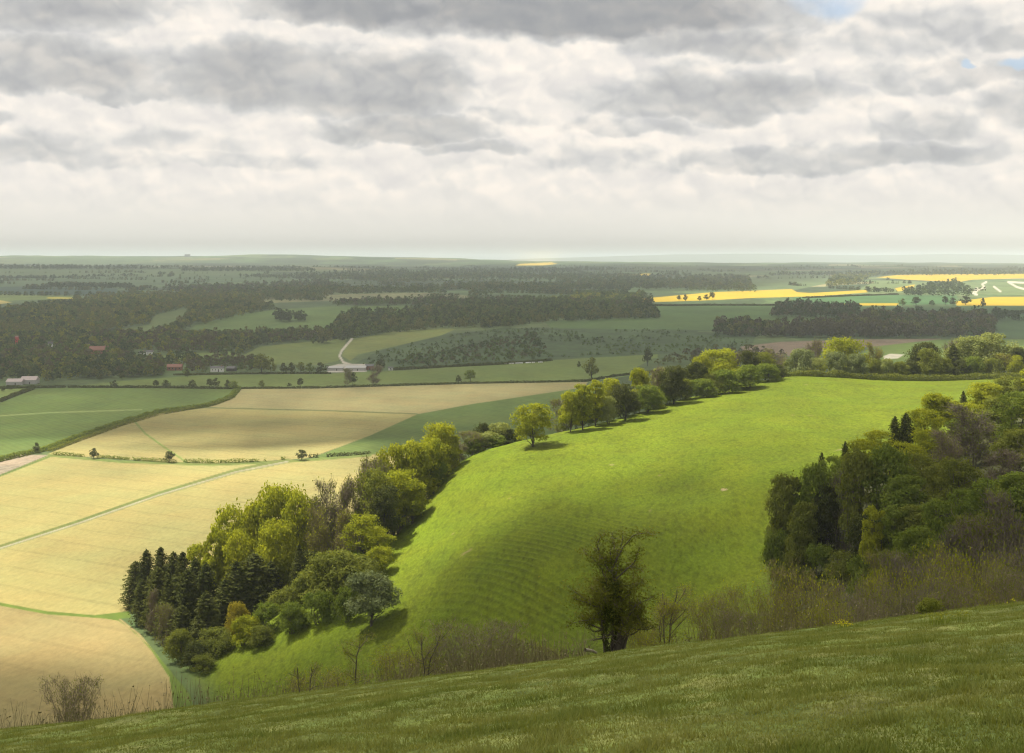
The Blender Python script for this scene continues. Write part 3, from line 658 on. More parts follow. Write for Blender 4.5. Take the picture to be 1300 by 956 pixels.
# hedge-row trees behind the hill, right
HR = 'behind the hedge on the hilltop'
row([('dome', 1017, 646, 443, 40, 'silver'), ('dome', 1037, 640, 454, 28, 'pale'), ('dome', 1070, 662, 428, 64, 'bright', 'big yellow-green domed tree'), ('dome', 1062, 642, 446, 34, 'silver'), ('dome', 1088, 641, 449, 32, 'silver'),
     ('bare', 1112, 664, 434, 28, 'olivebare'), ('dome', 1110, 646, 456, 24, 'olive'), ('dome', 1126, 644, 455, 24, 'pale'), ('dome', 1143, 646, 459, 26, 'olive'), ('round', 1172, 660, 434, 46, 'dark'),
     ('dome', 1180, 645, 442, 34, 'olive'), ('dome', 1198, 646, 454, 28, 'olive'), ('conif', 1210, 658, 436, 20, 'conif'), ('round', 1236, 664, 427, 58, 'pale'), ('round', 1264, 668, 422, 54, 'pale'),
     ('bare', 1204, 684, 428, 36, 'brown'), ('bare', 1274, 652, 446, 32, 'olivebare'), ('round', 1294, 652, 441, 30, 'dark'), ('dome', 1290, 645, 451, 24, 'bright'), ('dome', 1158, 648, 458, 26, 'dark'),
     ('bare', 988, 664, 442, 40, 'brown'), ('bare', 1030, 688, 427, 34, 'brown'), ('dome', 1003, 650, 458, 22, 'olive'), ('dome', 1235, 645, 452, 34, 'green'), ('dome', 1260, 645, 455, 30, 'olive'), ('dome', 1222, 645, 456, 26, 'dark')], HR, 'trees behind the hilltop hedge')
# right-hand wood
RW = 'in the wood on the right'
row([('tall', 996, 306, 600, 44, 'olive'), ('tall', 1012, 318, 604, 40, 'dark'), ('tall', 1034, 304, 590, 46, 'green'), ('tall', 1050, 300, 612, 38, 'dark'), ('bare', 1066, 300, 584, 52, 'purple'), ('tall', 1088, 292, 572, 50, 'olive'),
     ('tall', 1022, 296, 636, 40, 'olive'), ('tall', 1108, 262, 640, 40, 'fresh'), ('tall', 1126, 288, 566, 58, 'green'), ('tall', 1152, 276, 602, 60, 'green'), ('tall', 1135, 262, 640, 50, 'green'), ('tall', 1094, 270, 655, 40, 'dark'), ('tall', 1160, 262, 640, 48, 'olive'),
     ('open', 1060, 330, 575, 50, 'green'), ('open', 1095, 345, 556, 50, 'fresh'), ('conif', 1043, 336, 574, 20, 'conif'), ('conif', 1073, 345, 560, 18, 'conif'), ('open', 1115, 360, 545, 44, 'fresh'), ('conif', 1136, 372, 528, 22, 'conif'), ('conif', 1150, 372, 524, 26, 'conif'),
     ('open', 1172, 385, 518, 54, 'bright'), ('round', 1188, 405, 499, 50, 'bright'), ('tall', 1212, 410, 508, 44, 'bright'), ('conif', 1223, 425, 496, 16, 'conif'), ('round', 1252, 430, 486, 52, 'fresh'), ('round', 1284, 440, 477, 46, 'olive'), ('conif', 1276, 445, 476, 18, 'conif'), ('round', 1316, 440, 468, 56, 'fresh'),
     ('open', 1150, 340, 560, 60, 'fresh'), ('open', 1180, 345, 545, 56, 'fresh'), ('bare', 1236, 340, 512, 74, 'purple', 'large purplish tree'), ('open', 1292, 345, 494, 60, 'green'), ('round', 1296, 305, 545, 60, 'olive'), ('bare', 1205, 320, 545, 50, 'brown'),
     ('open', 1165, 300, 572, 56, 'olive'), ('open', 1195, 290, 588, 56, 'olive'), ('open', 1215, 275, 580, 66, 'olive'), ('bare', 1262, 280, 566, 70, 'brown'), ('tall', 1256, 240, 610, 60, 'green'), ('tall', 1292, 232, 598, 60, 'green'), ('open', 1225, 250, 618, 56, 'green'),
     ('open', 1192, 240, 632, 60, 'green'), ('tall', 1165, 220, 668, 60, 'green'), ('bare', 1210, 205, 652, 80, 'purple'), ('bare', 1250, 195, 640, 84, 'brown'), ('bare', 1290, 185, 620, 84, 'purple'), ('bare', 1180, 190, 690, 66, 'brown'), ('bare', 1140, 215, 690, 56, 'brown'), ('bare', 1120, 225, 700, 46, 'olivebare'),
     ('bare', 1330, 190, 600, 90, 'brown'), ('bare', 1340, 260, 560, 90, 'purple'), ('open', 1340, 330, 510, 80, 'olive'), ('round', 1270, 392, 505, 54, 'olive'), ('open', 1236, 398, 512, 46, 'fresh'), ('round', 1302, 402, 498, 50, 'green'), ('round', 1222, 372, 532, 46, 'green'), ('open', 1262, 362, 538, 54, 'olive'), ('round', 1204, 352, 552, 44, 'olive')], RW, 'trees of the right-hand wood')
row([('thicket', 1290, 120, 690, 120, 'purple'), ('thicket', 1235, 118, 704, 110, 'olivebare'), ('thicket', 1180, 116, 716, 100, 'purple'), ('thicket', 1130, 112, 728, 90, 'olivebare'), ('thicket', 1262, 96, 730, 90, 'olivebare'), ('thicket', 1208, 92, 742, 80, 'brown'), ('thicket', 1155, 92, 748, 80, 'purple'), ('thicket', 1300, 88, 722, 80, 'brown'),
     ('thicket', 1020, 92, 722, 104, 'olivebare', 'dome-shaped yellowish-brown thicket'), ('thicket', 1075, 98, 742, 80, 'brown'), ('thicket', 975, 88, 748, 76, 'olivebare'), ('thicket', 1050, 80, 765, 70, 'olivebare'), ('thicket', 905, 80, 752, 84, 'olivebare'), ('thicket', 938, 76, 775, 60, 'brown'), ('thicket', 1100, 84, 760, 60, 'brown')],
    'just below the near turf edge', 'thickets along the near brow')
row([('dome', a_, b_, c_, 46, d_) for a_, b_, c_, d_ in ((988, 300, 672, 'green'), (1014, 296, 680, 'olive'), (1042, 290, 690, 'green'), (1070, 282, 700, 'olive'), (1094, 262, 705, 'green'), (1124, 250, 700, 'olive'))], 'at the foot of the right-hand wood', 'shrubs at the foot of the right-hand wood')
row([('dome', 1180, 66, 763, 40, 'olive', 'low yellowish bush')], 'tucked against the near turf edge below the wood', 'thickets along the near brow')
row([('thicket', 610, 72, 792, 100, 'brown'), ('thicket', 660, 72, 815, 60, 'brown'), ('thicket', 560, 70, 812, 60, 'purple'), ('thicket', 510, 70, 832, 70, 'olivebare'), ('thicket', 700, 70, 822, 50, 'olivebare'), ('thicket', 400, 72, 858, 80, 'olivebare'), ('thicket', 92, 72, 862, 62, 'brown'), ('thicket', 810, 66, 790, 50, 'olivebare')],
    'rising behind the brow of the near slope', 'thickets along the near brow')

# ---- close trees on the brow
def thorn():
    r_ = np.random.RandomState(5); p = at(775, 54); h = 5.35; root = bpy.data.objects.new('hawthorn_tree', None); col.objects.link(root); root.location = p
    acc = Acc(); ends = []
    for s, (dx, dz, r0) in enumerate([(-.1, 3.2, .19), (.18, 2.9, .16), (-.35, 2.4, .12), (.42, 2.2, .10), (.02, 4.4, .13)]):
        P = branchy(acc, np.array([dx * .45, r_.uniform(-.12, .12), -.5]), np.array([dx * 1.9, r_.uniform(-.3, .3), dz]), r0, .03, r_, .07, 9, 8)
        ends += list(P[4:])
        for k in range(11):
            i = r_.randint(3, 8); a = r_.uniform(0, 6.28); ln = r_.uniform(.6, 1.55) * (1.12 - .05 * i); e = P[i] + np.array([math.cos(a) * ln, math.sin(a) * ln * .9, ln * r_.uniform(-.1, 1.0)])
            e[2] = min(e[2], h * r_.uniform(.88, 1)); Q = branchy(acc, P[i], e, .045, .01, r_, .14, 7, 5); ends += list(Q[2:]) * 1
            for kk in range(3):
                e2 = Q[r_.randint(2, 6)]; branchy(acc, e2, e2 + r_.normal(size=3) * .28 + np.array([0, 0, .2]), .014, .004, r_, .1, 4, 3)
    # long straggling side sprays as in the photo
    for (dx, z0, z1) in [(-1.9, 1.4, 1.15), (-1.6, 1.9, 2.5), (-1.9, 2.1, 2.9), (1.4, 2.4, 3.3), (1.2, 3.2, 4.6), (-1.2, 3.0, 4.6), (.5, 3.6, 5.3), (-.3, 3.6, 5.2), (1.75, 4.0, 5.3)]:
        Q = branchy(acc, np.array([dx * .12, 0, z0]), np.array([dx, r_.uniform(-.5, .5), z1]), .05, .008, r_, .12, 9, 5); ends += list(Q[3:])
    ends = np.array(ends); Vt, ft = acc.get(); o = mesh_obj('trunk', Vt, ft, BARK, root, smooth=True)
    n = 21000; c = ends[r_.randint(0, len(ends), n)]; P = c + r_.normal(size=(n, 3)) * np.array([.17, .17, .12])
    ex = r_.normal(size=(4200, 3)) * np.array([.85, .6, .62]) + np.array([-.15, 0, 2.45]); P = np.concatenate([P, ex])
    k = (P[:, 2] > 1.1); P = P[k]; V, f = leaves(P, r_.normal(size=P.shape) + np.array([0, 0, .6]), .042, r_, .7)
    s0 = ends[r_.randint(0, len(ends), 2600)]; s1 = s0 + unit(r_.normal(size=s0.shape) + np.array([0, 0, .3])) * r_.uniform(.12, .4, (len(s0), 1)); Vs, fs = strips(s0, s1, np.full(len(s0), .006), r_)
    mesh_obj('crown', np.concatenate([V, Vs]), np.concatenate([f, fs + len(V)]), [leaf_mat('thorn_leaf', (.075, .10, .018), (.20, .20, .045), .42), TWIG], root, fmat=np.concatenate([np.zeros(len(f), int), np.ones(len(fs), int)]))
    n = 3800; t = r_.uniform(0, 1, n) ** 1.1; th = r_.uniform(0, 6.28, n); z = .02 + 3.2 * t; rr = (.33 - .06 * t + .22 * np.clip(t - .42, 0, 1)) * r_.uniform(.75, 1.15, n) * (1 + .25 * np.sin(z * 5 + th))
    P = np.stack([np.cos(th) * rr, np.sin(th) * rr, z], -1); cut = (np.sin(th * 2 + z * 1.3) > -.25) | (z > 1.5); P = P[cut]; thc = th[cut]
    V, f = leaves(P, np.stack([np.cos(thc), np.sin(thc), np.full(len(P), .3)], -1), .05, r_, .8, .4); mesh_obj('ivy', V, f, LM['dark'], root)
    tag(root, 'gnarled hawthorn with ivy-wrapped trunk on the near turf edge', 'tree')
thorn()
def small_bare(px, Y, top, wpx, seed, label, stems=2, twigs=900, buds=900, name='small_tree', budm='olive', tw=.007, bud=.028, r0=.07):
    p = at(px, Y); ztop = HC - (top - Y0) * Y / F; h = ztop - p[2]; w = wpx * Y / F
    tr, cr_ = make_bare(seed, h, w, stems, twigs, tw, buds, bud, r0)
    root = bpy.data.objects.new(name, None); col.objects.link(root); root.location = p
    for nm, me in (('trunk', tr), ('crown', cr_)):
        o = bpy.data.objects.new(nm, me); col.objects.link(o); o.parent = root; set_mats(o, [BARK] if nm == 'trunk' else [TWIGO, LM[budm]])
    tag(root, label, 'tree'); return root
small_bare(847, 58, 738, 72, 71, 'small budding tree with forked trunk right of the hawthorn', 3, 2200, 3000, budm='fresh')
small_bare(458, 50, 806, 64, 72, 'thin leaning sapling at the bottom edge below the whitebeam', 1, 420, 900, 'sapling', r0=.05)
small_bare(543, 52, 796, 74, 73, 'spindly crooked sapling in front of the brown thicket', 2, 500, 1000, 'sapling', r0=.05)
small_bare(385, 52, 842, 40, 74, 'short twiggy sapling farthest left on the near brow', 2, 350, 600, 'sapling', r0=.03)
# fallen log beside the hawthorn
acc = Acc(); b0 = at(743, 60); b1 = at(757, 60.5); branchy(acc, b0 + np.array([0, 0, .45]), b1 + np.array([0, 0, .30]), .09, .06, np.random.RandomState(3), .05, 6, 8); V, f = acc.get()
tag(mesh_obj('fallen_log', V, f, bark_mat('dead_wood', (.30, .26, .2), (.2, .17, .13)), smooth=True), 'pale fallen log lying left of the hawthorn trunk', 'log')

# ------------------------------------------------------------------ hedges
def hedge(pts, h, w, label, ymin=420, leaf=.45, dens=5.0, tone='green', gaps=.0, seed=1, name='hedge', pts3=None):
    r_ = np.random.RandomState(seed)
    P3 = pts3 if pts3 is not None else [hit(x, y, ymin) for x, y in pts]
    P, N = [], []
    for a, b in zip(P3[:-1], P3[1:]):
        a = np.array(a); b = np.array(b); L = np.linalg.norm((b - a)[:2]); n = int(L * dens * h * 1.7); t = r_.uniform(0, 1, n)
        c = a[:2] * (1 - t[:, None]) + b[:2] * t[:, None]; s = vnoise(c[:, 0] / 7 + seed, c[:, 1] / 7, seed); s2 = vnoise(c[:, 0] / 2.1, c[:, 1] / 2.1 + seed, seed + 5)
        keep = s > gaps; hh = h * (.55 + .45 * s + .25 * s2); d = unit((b - a)[:2]); nrm = np.array([-d[1], d[0]])
        th = r_.uniform(-.25, math.pi + .25, n); off = np.cos(th) * w * .5 * (.8 + .4 * s2); zz = np.clip(np.sin(th), 0, 1) * hh * r_.uniform(.55, 1.05, n) + .15
        q_ = c + nrm * off[:, None]; z = ground_z(q_[:, 0], q_[:, 1])
        pp = np.stack([q_[:, 0], q_[:, 1], z + zz], -1)[keep]; nn = np.stack([nrm[0] * np.cos(th), nrm[1] * np.cos(th), np.sin(th) + .2], -1)[keep]
        P.append(pp); N.append(nn)
    P = np.concatenate(P); N = np.concatenate(N); o0 = P.mean(0); V, f = leaves(P - o0, N, leaf, r_)
    o = mesh_obj(name, V, f, LM[tone]); o.location = o0; tag(o, label, 'hedge'); return o
hedge([(0, 493.5), (83, 492)], 3, 3, 'dark hedge in front of the pinkish barn roofs on the far left', seed=2, tone='dark', leaf=.6)
hedge([(85, 492), (200, 492.5), (300, 494)], 2.6, 3, 'dark straight hedge between the long green field and the dark green field', seed=3, tone='dark', leaf=.6)
hedge([(306, 493.5), (400, 493), (500, 490), (600, 487), (745, 484)], 2.2, 3, 'long hedge along the far edge of the upper straw field', seed=4, tone='dark', leaf=.6)
hedge([(303, 493), (293, 505), (275, 512), (258, 517), (230, 520), (200, 524), (160, 536), (110, 552), (60, 571), (0, 585), (-120, 618)], 3.0, 6, 'broad curving hedge between the dark green field and the straw fields', seed=5, tone='green', leaf=.6, dens=6)
hedge([(292, 507), (270, 515), (200, 527), (155, 540), (110, 556), (62, 574)], 2.2, 3, 'second strip of bushes along the near side of the curving hedge', seed=15, tone='olive', leaf=.5, dens=4, gaps=.2)
hedge([(60, 577), (110, 580), (165, 584)], 2.2, 2.2, 'left part of the trimmed hedge between the two big straw fields', seed=6, gaps=.15, leaf=.4, tone='green')
hedge([(168, 584.5), (215, 587), (270, 588), (335, 586), (362, 583)], 2.4, 2.2, 'right part of the trimmed hedge between the two big straw fields', seed=7, gaps=.22, leaf=.4, tone='green')
hedge([(392, 581), (430, 579), (470, 576)], 2.0, 3, 'low gappy hedge running from the small field tree to the wood', seed=8, gaps=.35, leaf=.5, tone='dark')
hedge([(-60, 524), (0, 510), (20, 502), (42, 494)], 3, 4, 'short dark hedge slanting down to the left frame edge', seed=9, tone='dark', leaf=.6)
hedge([(740, 485), (780, 478), (830, 472)], 2.2, 4, 'dark hedge corner behind the hill-crest trees', seed=10, tone='dark', leaf=.7, ymin=700)
hedge([(220, 476.5), (340, 474.5), (420, 474.5)], 2.0, 3, 'thin hedge in front of the white farmhouse', seed=11, tone='dark', leaf=.7, ymin=900)
hedge([(500, 470), (560, 466.5), (640, 462.5), (700, 458)], 3.0, 5, 'hedge along the foot of the scrubby slope', seed=12, tone='dark', leaf=.8, ymin=900)
hedge([(1260, 397), (1330, 397)], 5, 8, 'dark hedge beside the far right field', seed=13, tone='dark', leaf=1.2, ymin=1500)
hedge([(820, 388.5), (900, 388), (1010, 388)], 4, 8, 'hedge below the largest yellow rape field', seed=14, tone='dark', leaf=1.4, ymin=1500, dens=2)
hedge([(1020, 378.5), (1080, 376), (1140, 374)], 4, 8, 'tree-dotted hedge right of the yellow rape field', seed=16, tone='dark', leaf=1.4, ymin=1500, dens=2)
hedge(None, 3.2, 3.2, 'long clipped hedge along the top of the bright green hill', seed=17, tone='olive', leaf=.34, dens=16, pts3=[at(px_, 634 - (0 if px_ > 1040 else (1040 - px_) * .1)) for px_ in (1004, 1030, 1060, 1100, 1150, 1200, 1250, 1300, 1360)])

# ------------------------------------------------------------------ single trees in the valley
VT = [ # px, base py, height px, width px, tone, kind
    (46, 575, 13, 9, 'dark', 'at the lower end of the curving hedge'), (119, 582, 13, 13, 'dark', 'in the hedge between straw fields'), (215, 587, 14, 14, 'dark', 'in the hedge between straw fields'), (383, 584, 13, 15, 'dark', 'at the right end of the trimmed hedge'),
    (145, 491.5, 9, 9, 'dark', 'in the hedge above the dark green field'), (198, 491.5, 9, 9, 'dark', 'in the hedge above the dark green field'), (211, 491.5, 9, 10, 'dark', 'in the hedge above the dark green field'), (244, 492, 10, 11, 'dark', 'in the hedge above the dark green field'),
    (266, 492, 11, 9, 'dark', 'in the hedge above the dark green field'), (274, 492, 12, 10, 'dark', 'in the hedge above the dark green field'), (289, 493, 11, 9, 'dark', 'in the hedge above the dark green field'), (297, 496, 12, 14, 'green', 'at the bend of the curving hedge'),
    (332, 492, 9, 9, 'olive', 'in the hedge behind the straw field'), (367, 491, 5, 6, 'dark', 'in the hedge behind the straw field'), (381, 491, 11, 9, 'dark', 'in the hedge behind the straw field'), (448, 488, 15, 10, 'dark', 'in the hedge behind the straw field'),
    (582, 486, 10, 8, 'dark', 'in the hedge behind the straw field'), (597, 485, 15, 16, 'green', 'in the hedge behind the straw field'), (735, 467, 8, 5, 'dark', 'in the green field beyond the straw'), (751, 480, 26, 22, 'olive', 'at the right end of that green field'),
    (822, 465, 22, 13, 'dark', 'behind the hill-crest trees'), (372, 432, 17, 9, 'dark', 'among the trees below the pale green slope'), (344, 474, 20, 14, 'olive', 'in the hedge right of the white farmhouse'), (332, 474, 24, 22, 'olive', 'right of the white farmhouse'),
    (360, 474, 13, 10, 'dark', 'in the clump right of the white farmhouse'), (370, 474, 14, 12, 'dark', 'in the clump right of the white farmhouse'), (382, 474, 14, 12, 'olive', 'in the clump right of the white farmhouse'), (393, 474, 13, 12, 'green', 'in the clump right of the white farmhouse'), (407, 474, 14, 16, 'dark', 'in the clump right of the white farmhouse'),
    (483, 471, 15, 14, 'dark', 'beside the pale farm yard'), (236, 476, 9, 8, 'green', 'near the white farmhouse'), (238, 479, 10, 7, 'dark', 'near the white farmhouse'), (155, 482, 9, 8, 'dark', 'at the edge of the left wood'), (127, 483, 9, 8, 'dark', 'at the edge of the left wood'),
    (1248, 391, 13, 7, 'dark', 'rising before the right-hand yellow strip'), (1163, 388, 11, 12, 'dark', 'on the edge of the yellow strip'), (1226, 387, 11, 15, 'dark', 'on the edge of the yellow strip'), (1146, 388, 9, 9, 'olive', 'on the edge of the yellow strip'), (1200, 387, 11, 9, 'dark', 'on the edge of the yellow strip'), (1210, 388, 10, 10, 'dark', 'on the edge of the yellow strip'), (1183, 388, 7, 8, 'dark', 'on the edge of the yellow strip'),
    (904, 380, 9, 8, 'dark', 'on the largest yellow field'), (897, 381, 7, 8, 'dark', 'on the largest yellow field'), (870, 382, 8, 7, 'dark', 'on the largest yellow field'), (862, 382, 7, 6, 'dark', 'on the largest yellow field'), (888, 382, 6, 6, 'dark', 'on the largest yellow field'),
    (4, 497, 6, 5, 'dark', 'in the small field at far left'), (10, 494, 5, 5, 'dark', 'in the small field at far left'), (14, 495, 5, 5, 'dark', 'in the small field at far left')]
MINI = {}
def mini(seed, h=12., w=11.):
    r_ = np.random.RandomState(seed); lob = crown_lobes(r_, h, w, 2.0, 14); P, N = [], []
    for (x, y, z, lr) in lob:
        d = unit(r_.normal(size=(46, 3))); P.append(np.array([x, y, z]) + d * lr * 1.15 * r_.uniform(.7, 1.1, (46, 1))); N.append(d + [0, 0, .3])
    V, f = leaves(np.concatenate(P), np.concatenate(N), .62, r_); a = Acc(); a.add(*tube([(0, 0, -1), (0, 0, 3), (0, 0, 8)], [.35, .28, .1], 6)); Vt, ft = a.get()
    return mesh_obj('crown', V, f, [None], link=False), mesh_obj('trunk', Vt, ft, [None], link=False)
minis = [mini(s) for s in (81, 82, 83)]
for i, (px, py, hp, wp, tone, place) in enumerate(VT):
    p = hit(px, py, 420 if py > 480 else 900); cme, tme = minis[i % 3]; root = bpy.data.objects.new('field_tree', None); col.objects.link(root); root.location = p
    root.scale = (wp * p[1] / F / 11,) * 2 + (hp * p[1] / F / 12,); root.rotation_euler.z = i * 1.7
    for nm, me, mt in (('trunk', tme, BARKD), ('crown', cme, LM[tone])):
        o = bpy.data.objects.new(nm, me); col.objects.link(o); o.parent = root; set_mats(o, [mt])
    tag(root, None, 'tree', 'single trees of the valley fields'); LABELQ.append((root, px, f"{TONE[tone]} {'small ' if hp < 12 else ''}distant tree", place))

# bare trees beside the farm
for (px, py, top, wp, s) in [(475, 489, 462, 24, 91), (441, 489, 466, 12, 92)]:
    p = hit(px, py, 700); plant('bare', px, 0, top, wp, 'brown', 'in the far hedge below the pale farm yard', 'bare brown spreading tree', 'single trees of the valley fields', base=p)

# ------------------------------------------------------------------ woods (masses)
BLD = [(277, 471, 14), (295, 471, 10), (126, 449, 12), (184, 452, 16), (30, 488, 24), (222, 470, 16), (440, 470, 28), (21, 436, 5), (64, 440, 6)]
LOD = {}
def lodtree(seed, h, w, n, ls):
    r_ = np.random.RandomState(seed); lob = crown_lobes(r_, h, w, h * .12, 7); P, N = [], []
    for (x, y, z, lr) in lob:
        k = max(3, n // 9); d = unit(r_.normal(size=(k, 3))); d[:, 2] = abs(d[:, 2]) * .9 - .1; P.append(np.array([x, y, z]) + d * lr * 1.25); N.append(d)
    V, f = leaves(np.concatenate(P), np.concatenate(N), ls, r_, .8, .35); return V
def wood(poly, count, h, tones, label, name='woodland', lo=900, hi=60000, excl=(), seed=1, w=None, nleaf=54, ls=None, lumps=0):
    r_ = np.random.RandomState(seed); a = np.array(poly, float)
    # range of distances covered
    Ys = [hit(x, y, lo)[1] for x, y in poly]; ylo, yhi = min(Ys) * .93, max(Ys) * 1.07
    got = [[], [], []]; n = 0; tries = 0
    while n < count and tries < 60:
        tries += 1; m_ = 6000; p_ = r_.uniform(a[:, 0].min(), a[:, 0].max(), m_); Yv = np.sqrt(r_.uniform(ylo ** 2, yhi ** 2, m_))
        if yhi > 5000: Yv = np.exp(r_.uniform(math.log(ylo), math.log(yhi), m_))
        x = (p_ - 650) / F * Yv; z = ground_z(x, Yv); py = Y0 + (HC - z) * F / Yv
        k = sdf(poly, p_, py) > 0
        for e in excl: k &= sdf(e, p_, py) < 0
        for (bx, by, br) in BLD: k &= ~((abs(p_ - bx) < br) & (py > by - 3.5) & (py < by + 9))
        if lumps: k &= fbm(x / lumps, Yv / lumps, 3, seed) > .50
        for L_, v in zip(got, (x, Yv, z)): L_.append(v[k])
        n += k.sum()
    x, Yv, z = [np.concatenate(g)[:count] for g in got]
    if len(x) == 0: print('EMPTY WOOD', label); return
    ls = ls or h * .115; w = w or h * .95
    ls_t = [lodtree(seed * 10 + t_, h, w, nleaf, ls) for t_ in range(4)]
    pick = r_.randint(0, 4, len(x)); tn = (fbm(x / 90, Yv / 90, 2, seed + 3) * 1.6 - .3 + r_.uniform(-.55, .55, len(x)))
    ti = np.clip((tn * len(tones)).astype(int), 0, len(tones) - 1)
    V, fm = [], []
    for t_ in range(4):
        k = pick == t_; m_ = k.sum(); 
        if m_ == 0: continue
        th = r_.uniform(0, 6.28, m_); s = r_.uniform(.55, 1.3, m_); sz = s * r_.uniform(.8, 1.3, m_); B = ls_t[t_]
        X = (B[None, :, 0] * np.cos(th)[:, None] - B[None, :, 1] * np.sin(th)[:, None]) * s[:, None] + x[k][:, None]
        Yq = (B[None, :, 0] * np.sin(th)[:, None] + B[None, :, 1] * np.cos(th)[:, None]) * s[:, None] + Yv[k][:, None]
        Z = B[None, :, 2] * sz[:, None] + z[k][:, None] - .3
        V.append(np.stack([X, Yq, Z], -1).reshape(-1, 3)); fm.append(np.repeat(ti[k], B.shape[0] // 4))
    V = np.concatenate(V); fm = np.concatenate(fm); o0 = V.mean(0)
    o = mesh_obj(name, V - o0, np.arange(len(V)).reshape(-1, 4), [WM[t_] for t_ in tones], fmat=fm); o.location = o0; tag(o, label, 'woodland', kind='stuff'); return o
WM = dict(g=leaf_mat('wood_green', (.050, .082, .026), (.14, .185, .06), .42), d=leaf_mat('wood_dark', (.030, .052, .022), (.088, .118, .046), .38), o=leaf_mat('wood_olive', (.078, .088, .032), (.18, .19, .07), .42),
          b=leaf_mat('wood_brown', (.066, .062, .038), (.14, .128, .078), .36), y=leaf_mat('wood_fresh', (.12, .14, .025), (.24, .25, .045), .42), p=leaf_mat('wood_purple', (.058, .054, .042), (.12, .108, .078), .36))
E1 = [(195, 401), (235, 392), (242, 400), (215, 420), (150, 431), (120, 427), (140, 420), (190, 412)]
E3 = [(188, 453), (230, 449), (300, 446), (298, 453), (250, 458), (205, 460)]
E4 = [(295, 460), (330, 440), (440, 429), (445, 470), (330, 463)]
wood([(-40, 398), (0, 396), (60, 388), (150, 384), (250, 388), (330, 388), (350, 393), (255, 413), (215, 425), (100, 428), (-40, 425)], 3600, 11, 'dgoggyo', 'broad belt of mixed olive and brown woodland on the far left', excl=(E1,), seed=3, lumps=0)
wood([(90, 383), (150, 377), (260, 374), (340, 376), (330, 387), (250, 392), (150, 388)], 1400, 12, 'ooyg', 'sunlit olive treetops above the left woods', seed=4)
wood([(-40, 428), (110, 428), (200, 424), (330, 432), (445, 426), (445, 430), (330, 440), (300, 455), (250, 462), (262, 474), (240, 476), (160, 481), (85, 484), (60, 487), (50, 484), (-40, 483)], 2600, 10, 'dgoygb', 'woodland and gardens around the village roofs', excl=(E3, E4), seed=5)
wood([(350, 406), (386, 406), (386, 409), (350, 410)], 34, 15, 'dd', 'dark clump of trees standing in the middle of a green slope', seed=6)
wood([(395, 440), (425, 420), (428, 408), (445, 400), (520, 398), (560, 390), (700, 387), (833, 396), (838, 405), (700, 409), (640, 417), (560, 417), (480, 426)], 2600, 12, 'dggdo', 'dark wood across the middle of the valley', seed=7)
wood([(455, 466), (480, 450), (560, 428), (640, 418), (840, 420), (960, 427), (945, 446), (830, 449), (740, 454), (600, 462), (500, 470)], 620, 4.5, 'ggd', 'scattered dark bushes on the scrubby slope', name='scrub', seed=8, lumps=70)
wood([(500, 468), (520, 455), (600, 440), (680, 425), (700, 455), (600, 462)], 420, 6, 'dbg', 'dense dark thicket on the left of the scrubby slope', name='scrub', seed=28)
wood([(904, 428), (915, 416), (1000, 420), (1085, 412), (1110, 404), (1250, 404), (1262, 412), (1258, 429), (1100, 430)], 1500, 15, 'pbpbod', 'tall purple-brown belt of woodland below the right fields', seed=9)
wood([(977, 403), (985, 392), (1020, 389), (1090, 394), (1092, 404)], 420, 14, 'dbd', 'dark grove between two green fields, right of centre', seed=10)
wood([(1262, 402), (1285, 400), (1300, 408), (1262, 408)], 40, 14, 'dd', 'small dark grove in the far right field', seed=29)
wood([(800, 388), (825, 388), (832, 402), (800, 402)], 90, 14, 'bd', 'dark end of the middle wood beside the green fields', seed=11)
wood([(330, 384), (300, 374), (420, 356), (520, 350), (700, 350), (900, 353), (950, 352), (955, 372), (905, 369), (815, 378), (700, 384), (545, 383), (420, 386)], 3900, 14, 'dgggo', 'wide blue-green forest in the far middle distance', seed=12, lo=2200, nleaf=40, ls=2.0, lumps=500)
wood([(684, 384), (700, 382), (800, 380), (812, 381), (800, 385), (684, 386)], 130, 14, 'yyg', 'sunlit pale green tree row in the far middle distance', seed=13, lo=1800)
wood([(1140, 374), (1165, 367), (1200, 360), (1215, 359), (1235, 373), (1230, 378), (1150, 376)], 260, 13, 'dgg', 'grove between yellow fields on the right', seed=14, lo=1800)
wood([(1048, 364), (1060, 352), (1110, 347), (1118, 349), (1090, 360), (1060, 366)], 300, 14, 'dgy', 'slanting wood on the distant right slope', seed=15, lo=2200)
wood([(870, 350), (950, 352), (960, 372), (870, 370)], 420, 13, 'dgg', 'wood left of the pale far slope', seed=16, lo=2400)
wood([(300, 352), (420, 347), (700, 342), (900, 344), (1000, 347), (1140, 343), (1400, 345), (1400, 349), (1110, 350), (1000, 350), (700, 352), (420, 356)], 2300, 14, 'dgd', 'thin woods along the far horizon', seed=17, lo=3500, nleaf=30, ls=2.4, lumps=700)
wood([(-200, 339.5), (0, 340), (215, 341), (215, 342), (0, 342), (-200, 342)], 700, 14, 'dd', 'dark tree line on the left ridge', seed=18, lo=4000, nleaf=30, ls=2.4)
wood([(230, 343), (330, 342), (400, 343), (400, 345), (230, 345)], 400, 14, 'dg', 'broken tree line right of the left ridge', seed=19, lo=4000, nleaf=30, ls=2.4)
wood([(60, 364), (170, 365.5), (170, 367), (60, 366)], 220, 12, 'dd', 'dark hedgerow trees across the far left fields', seed=20, lo=2500, nleaf=30, ls=2.)
wood([(0, 353), (90, 352), (170, 349), (170, 350), (90, 353.5), (0, 354.5)], 160, 9, 'dd', 'thin hedge line across the far left fields', seed=21, lo=2800, nleaf=30, ls=1.8)
wood([(210, 366), (330, 362), (420, 358), (440, 372), (330, 378), (230, 374)], 700, 13, 'dgb', 'woods below the far left fields', seed=22, lo=2500, nleaf=36, ls=2.)
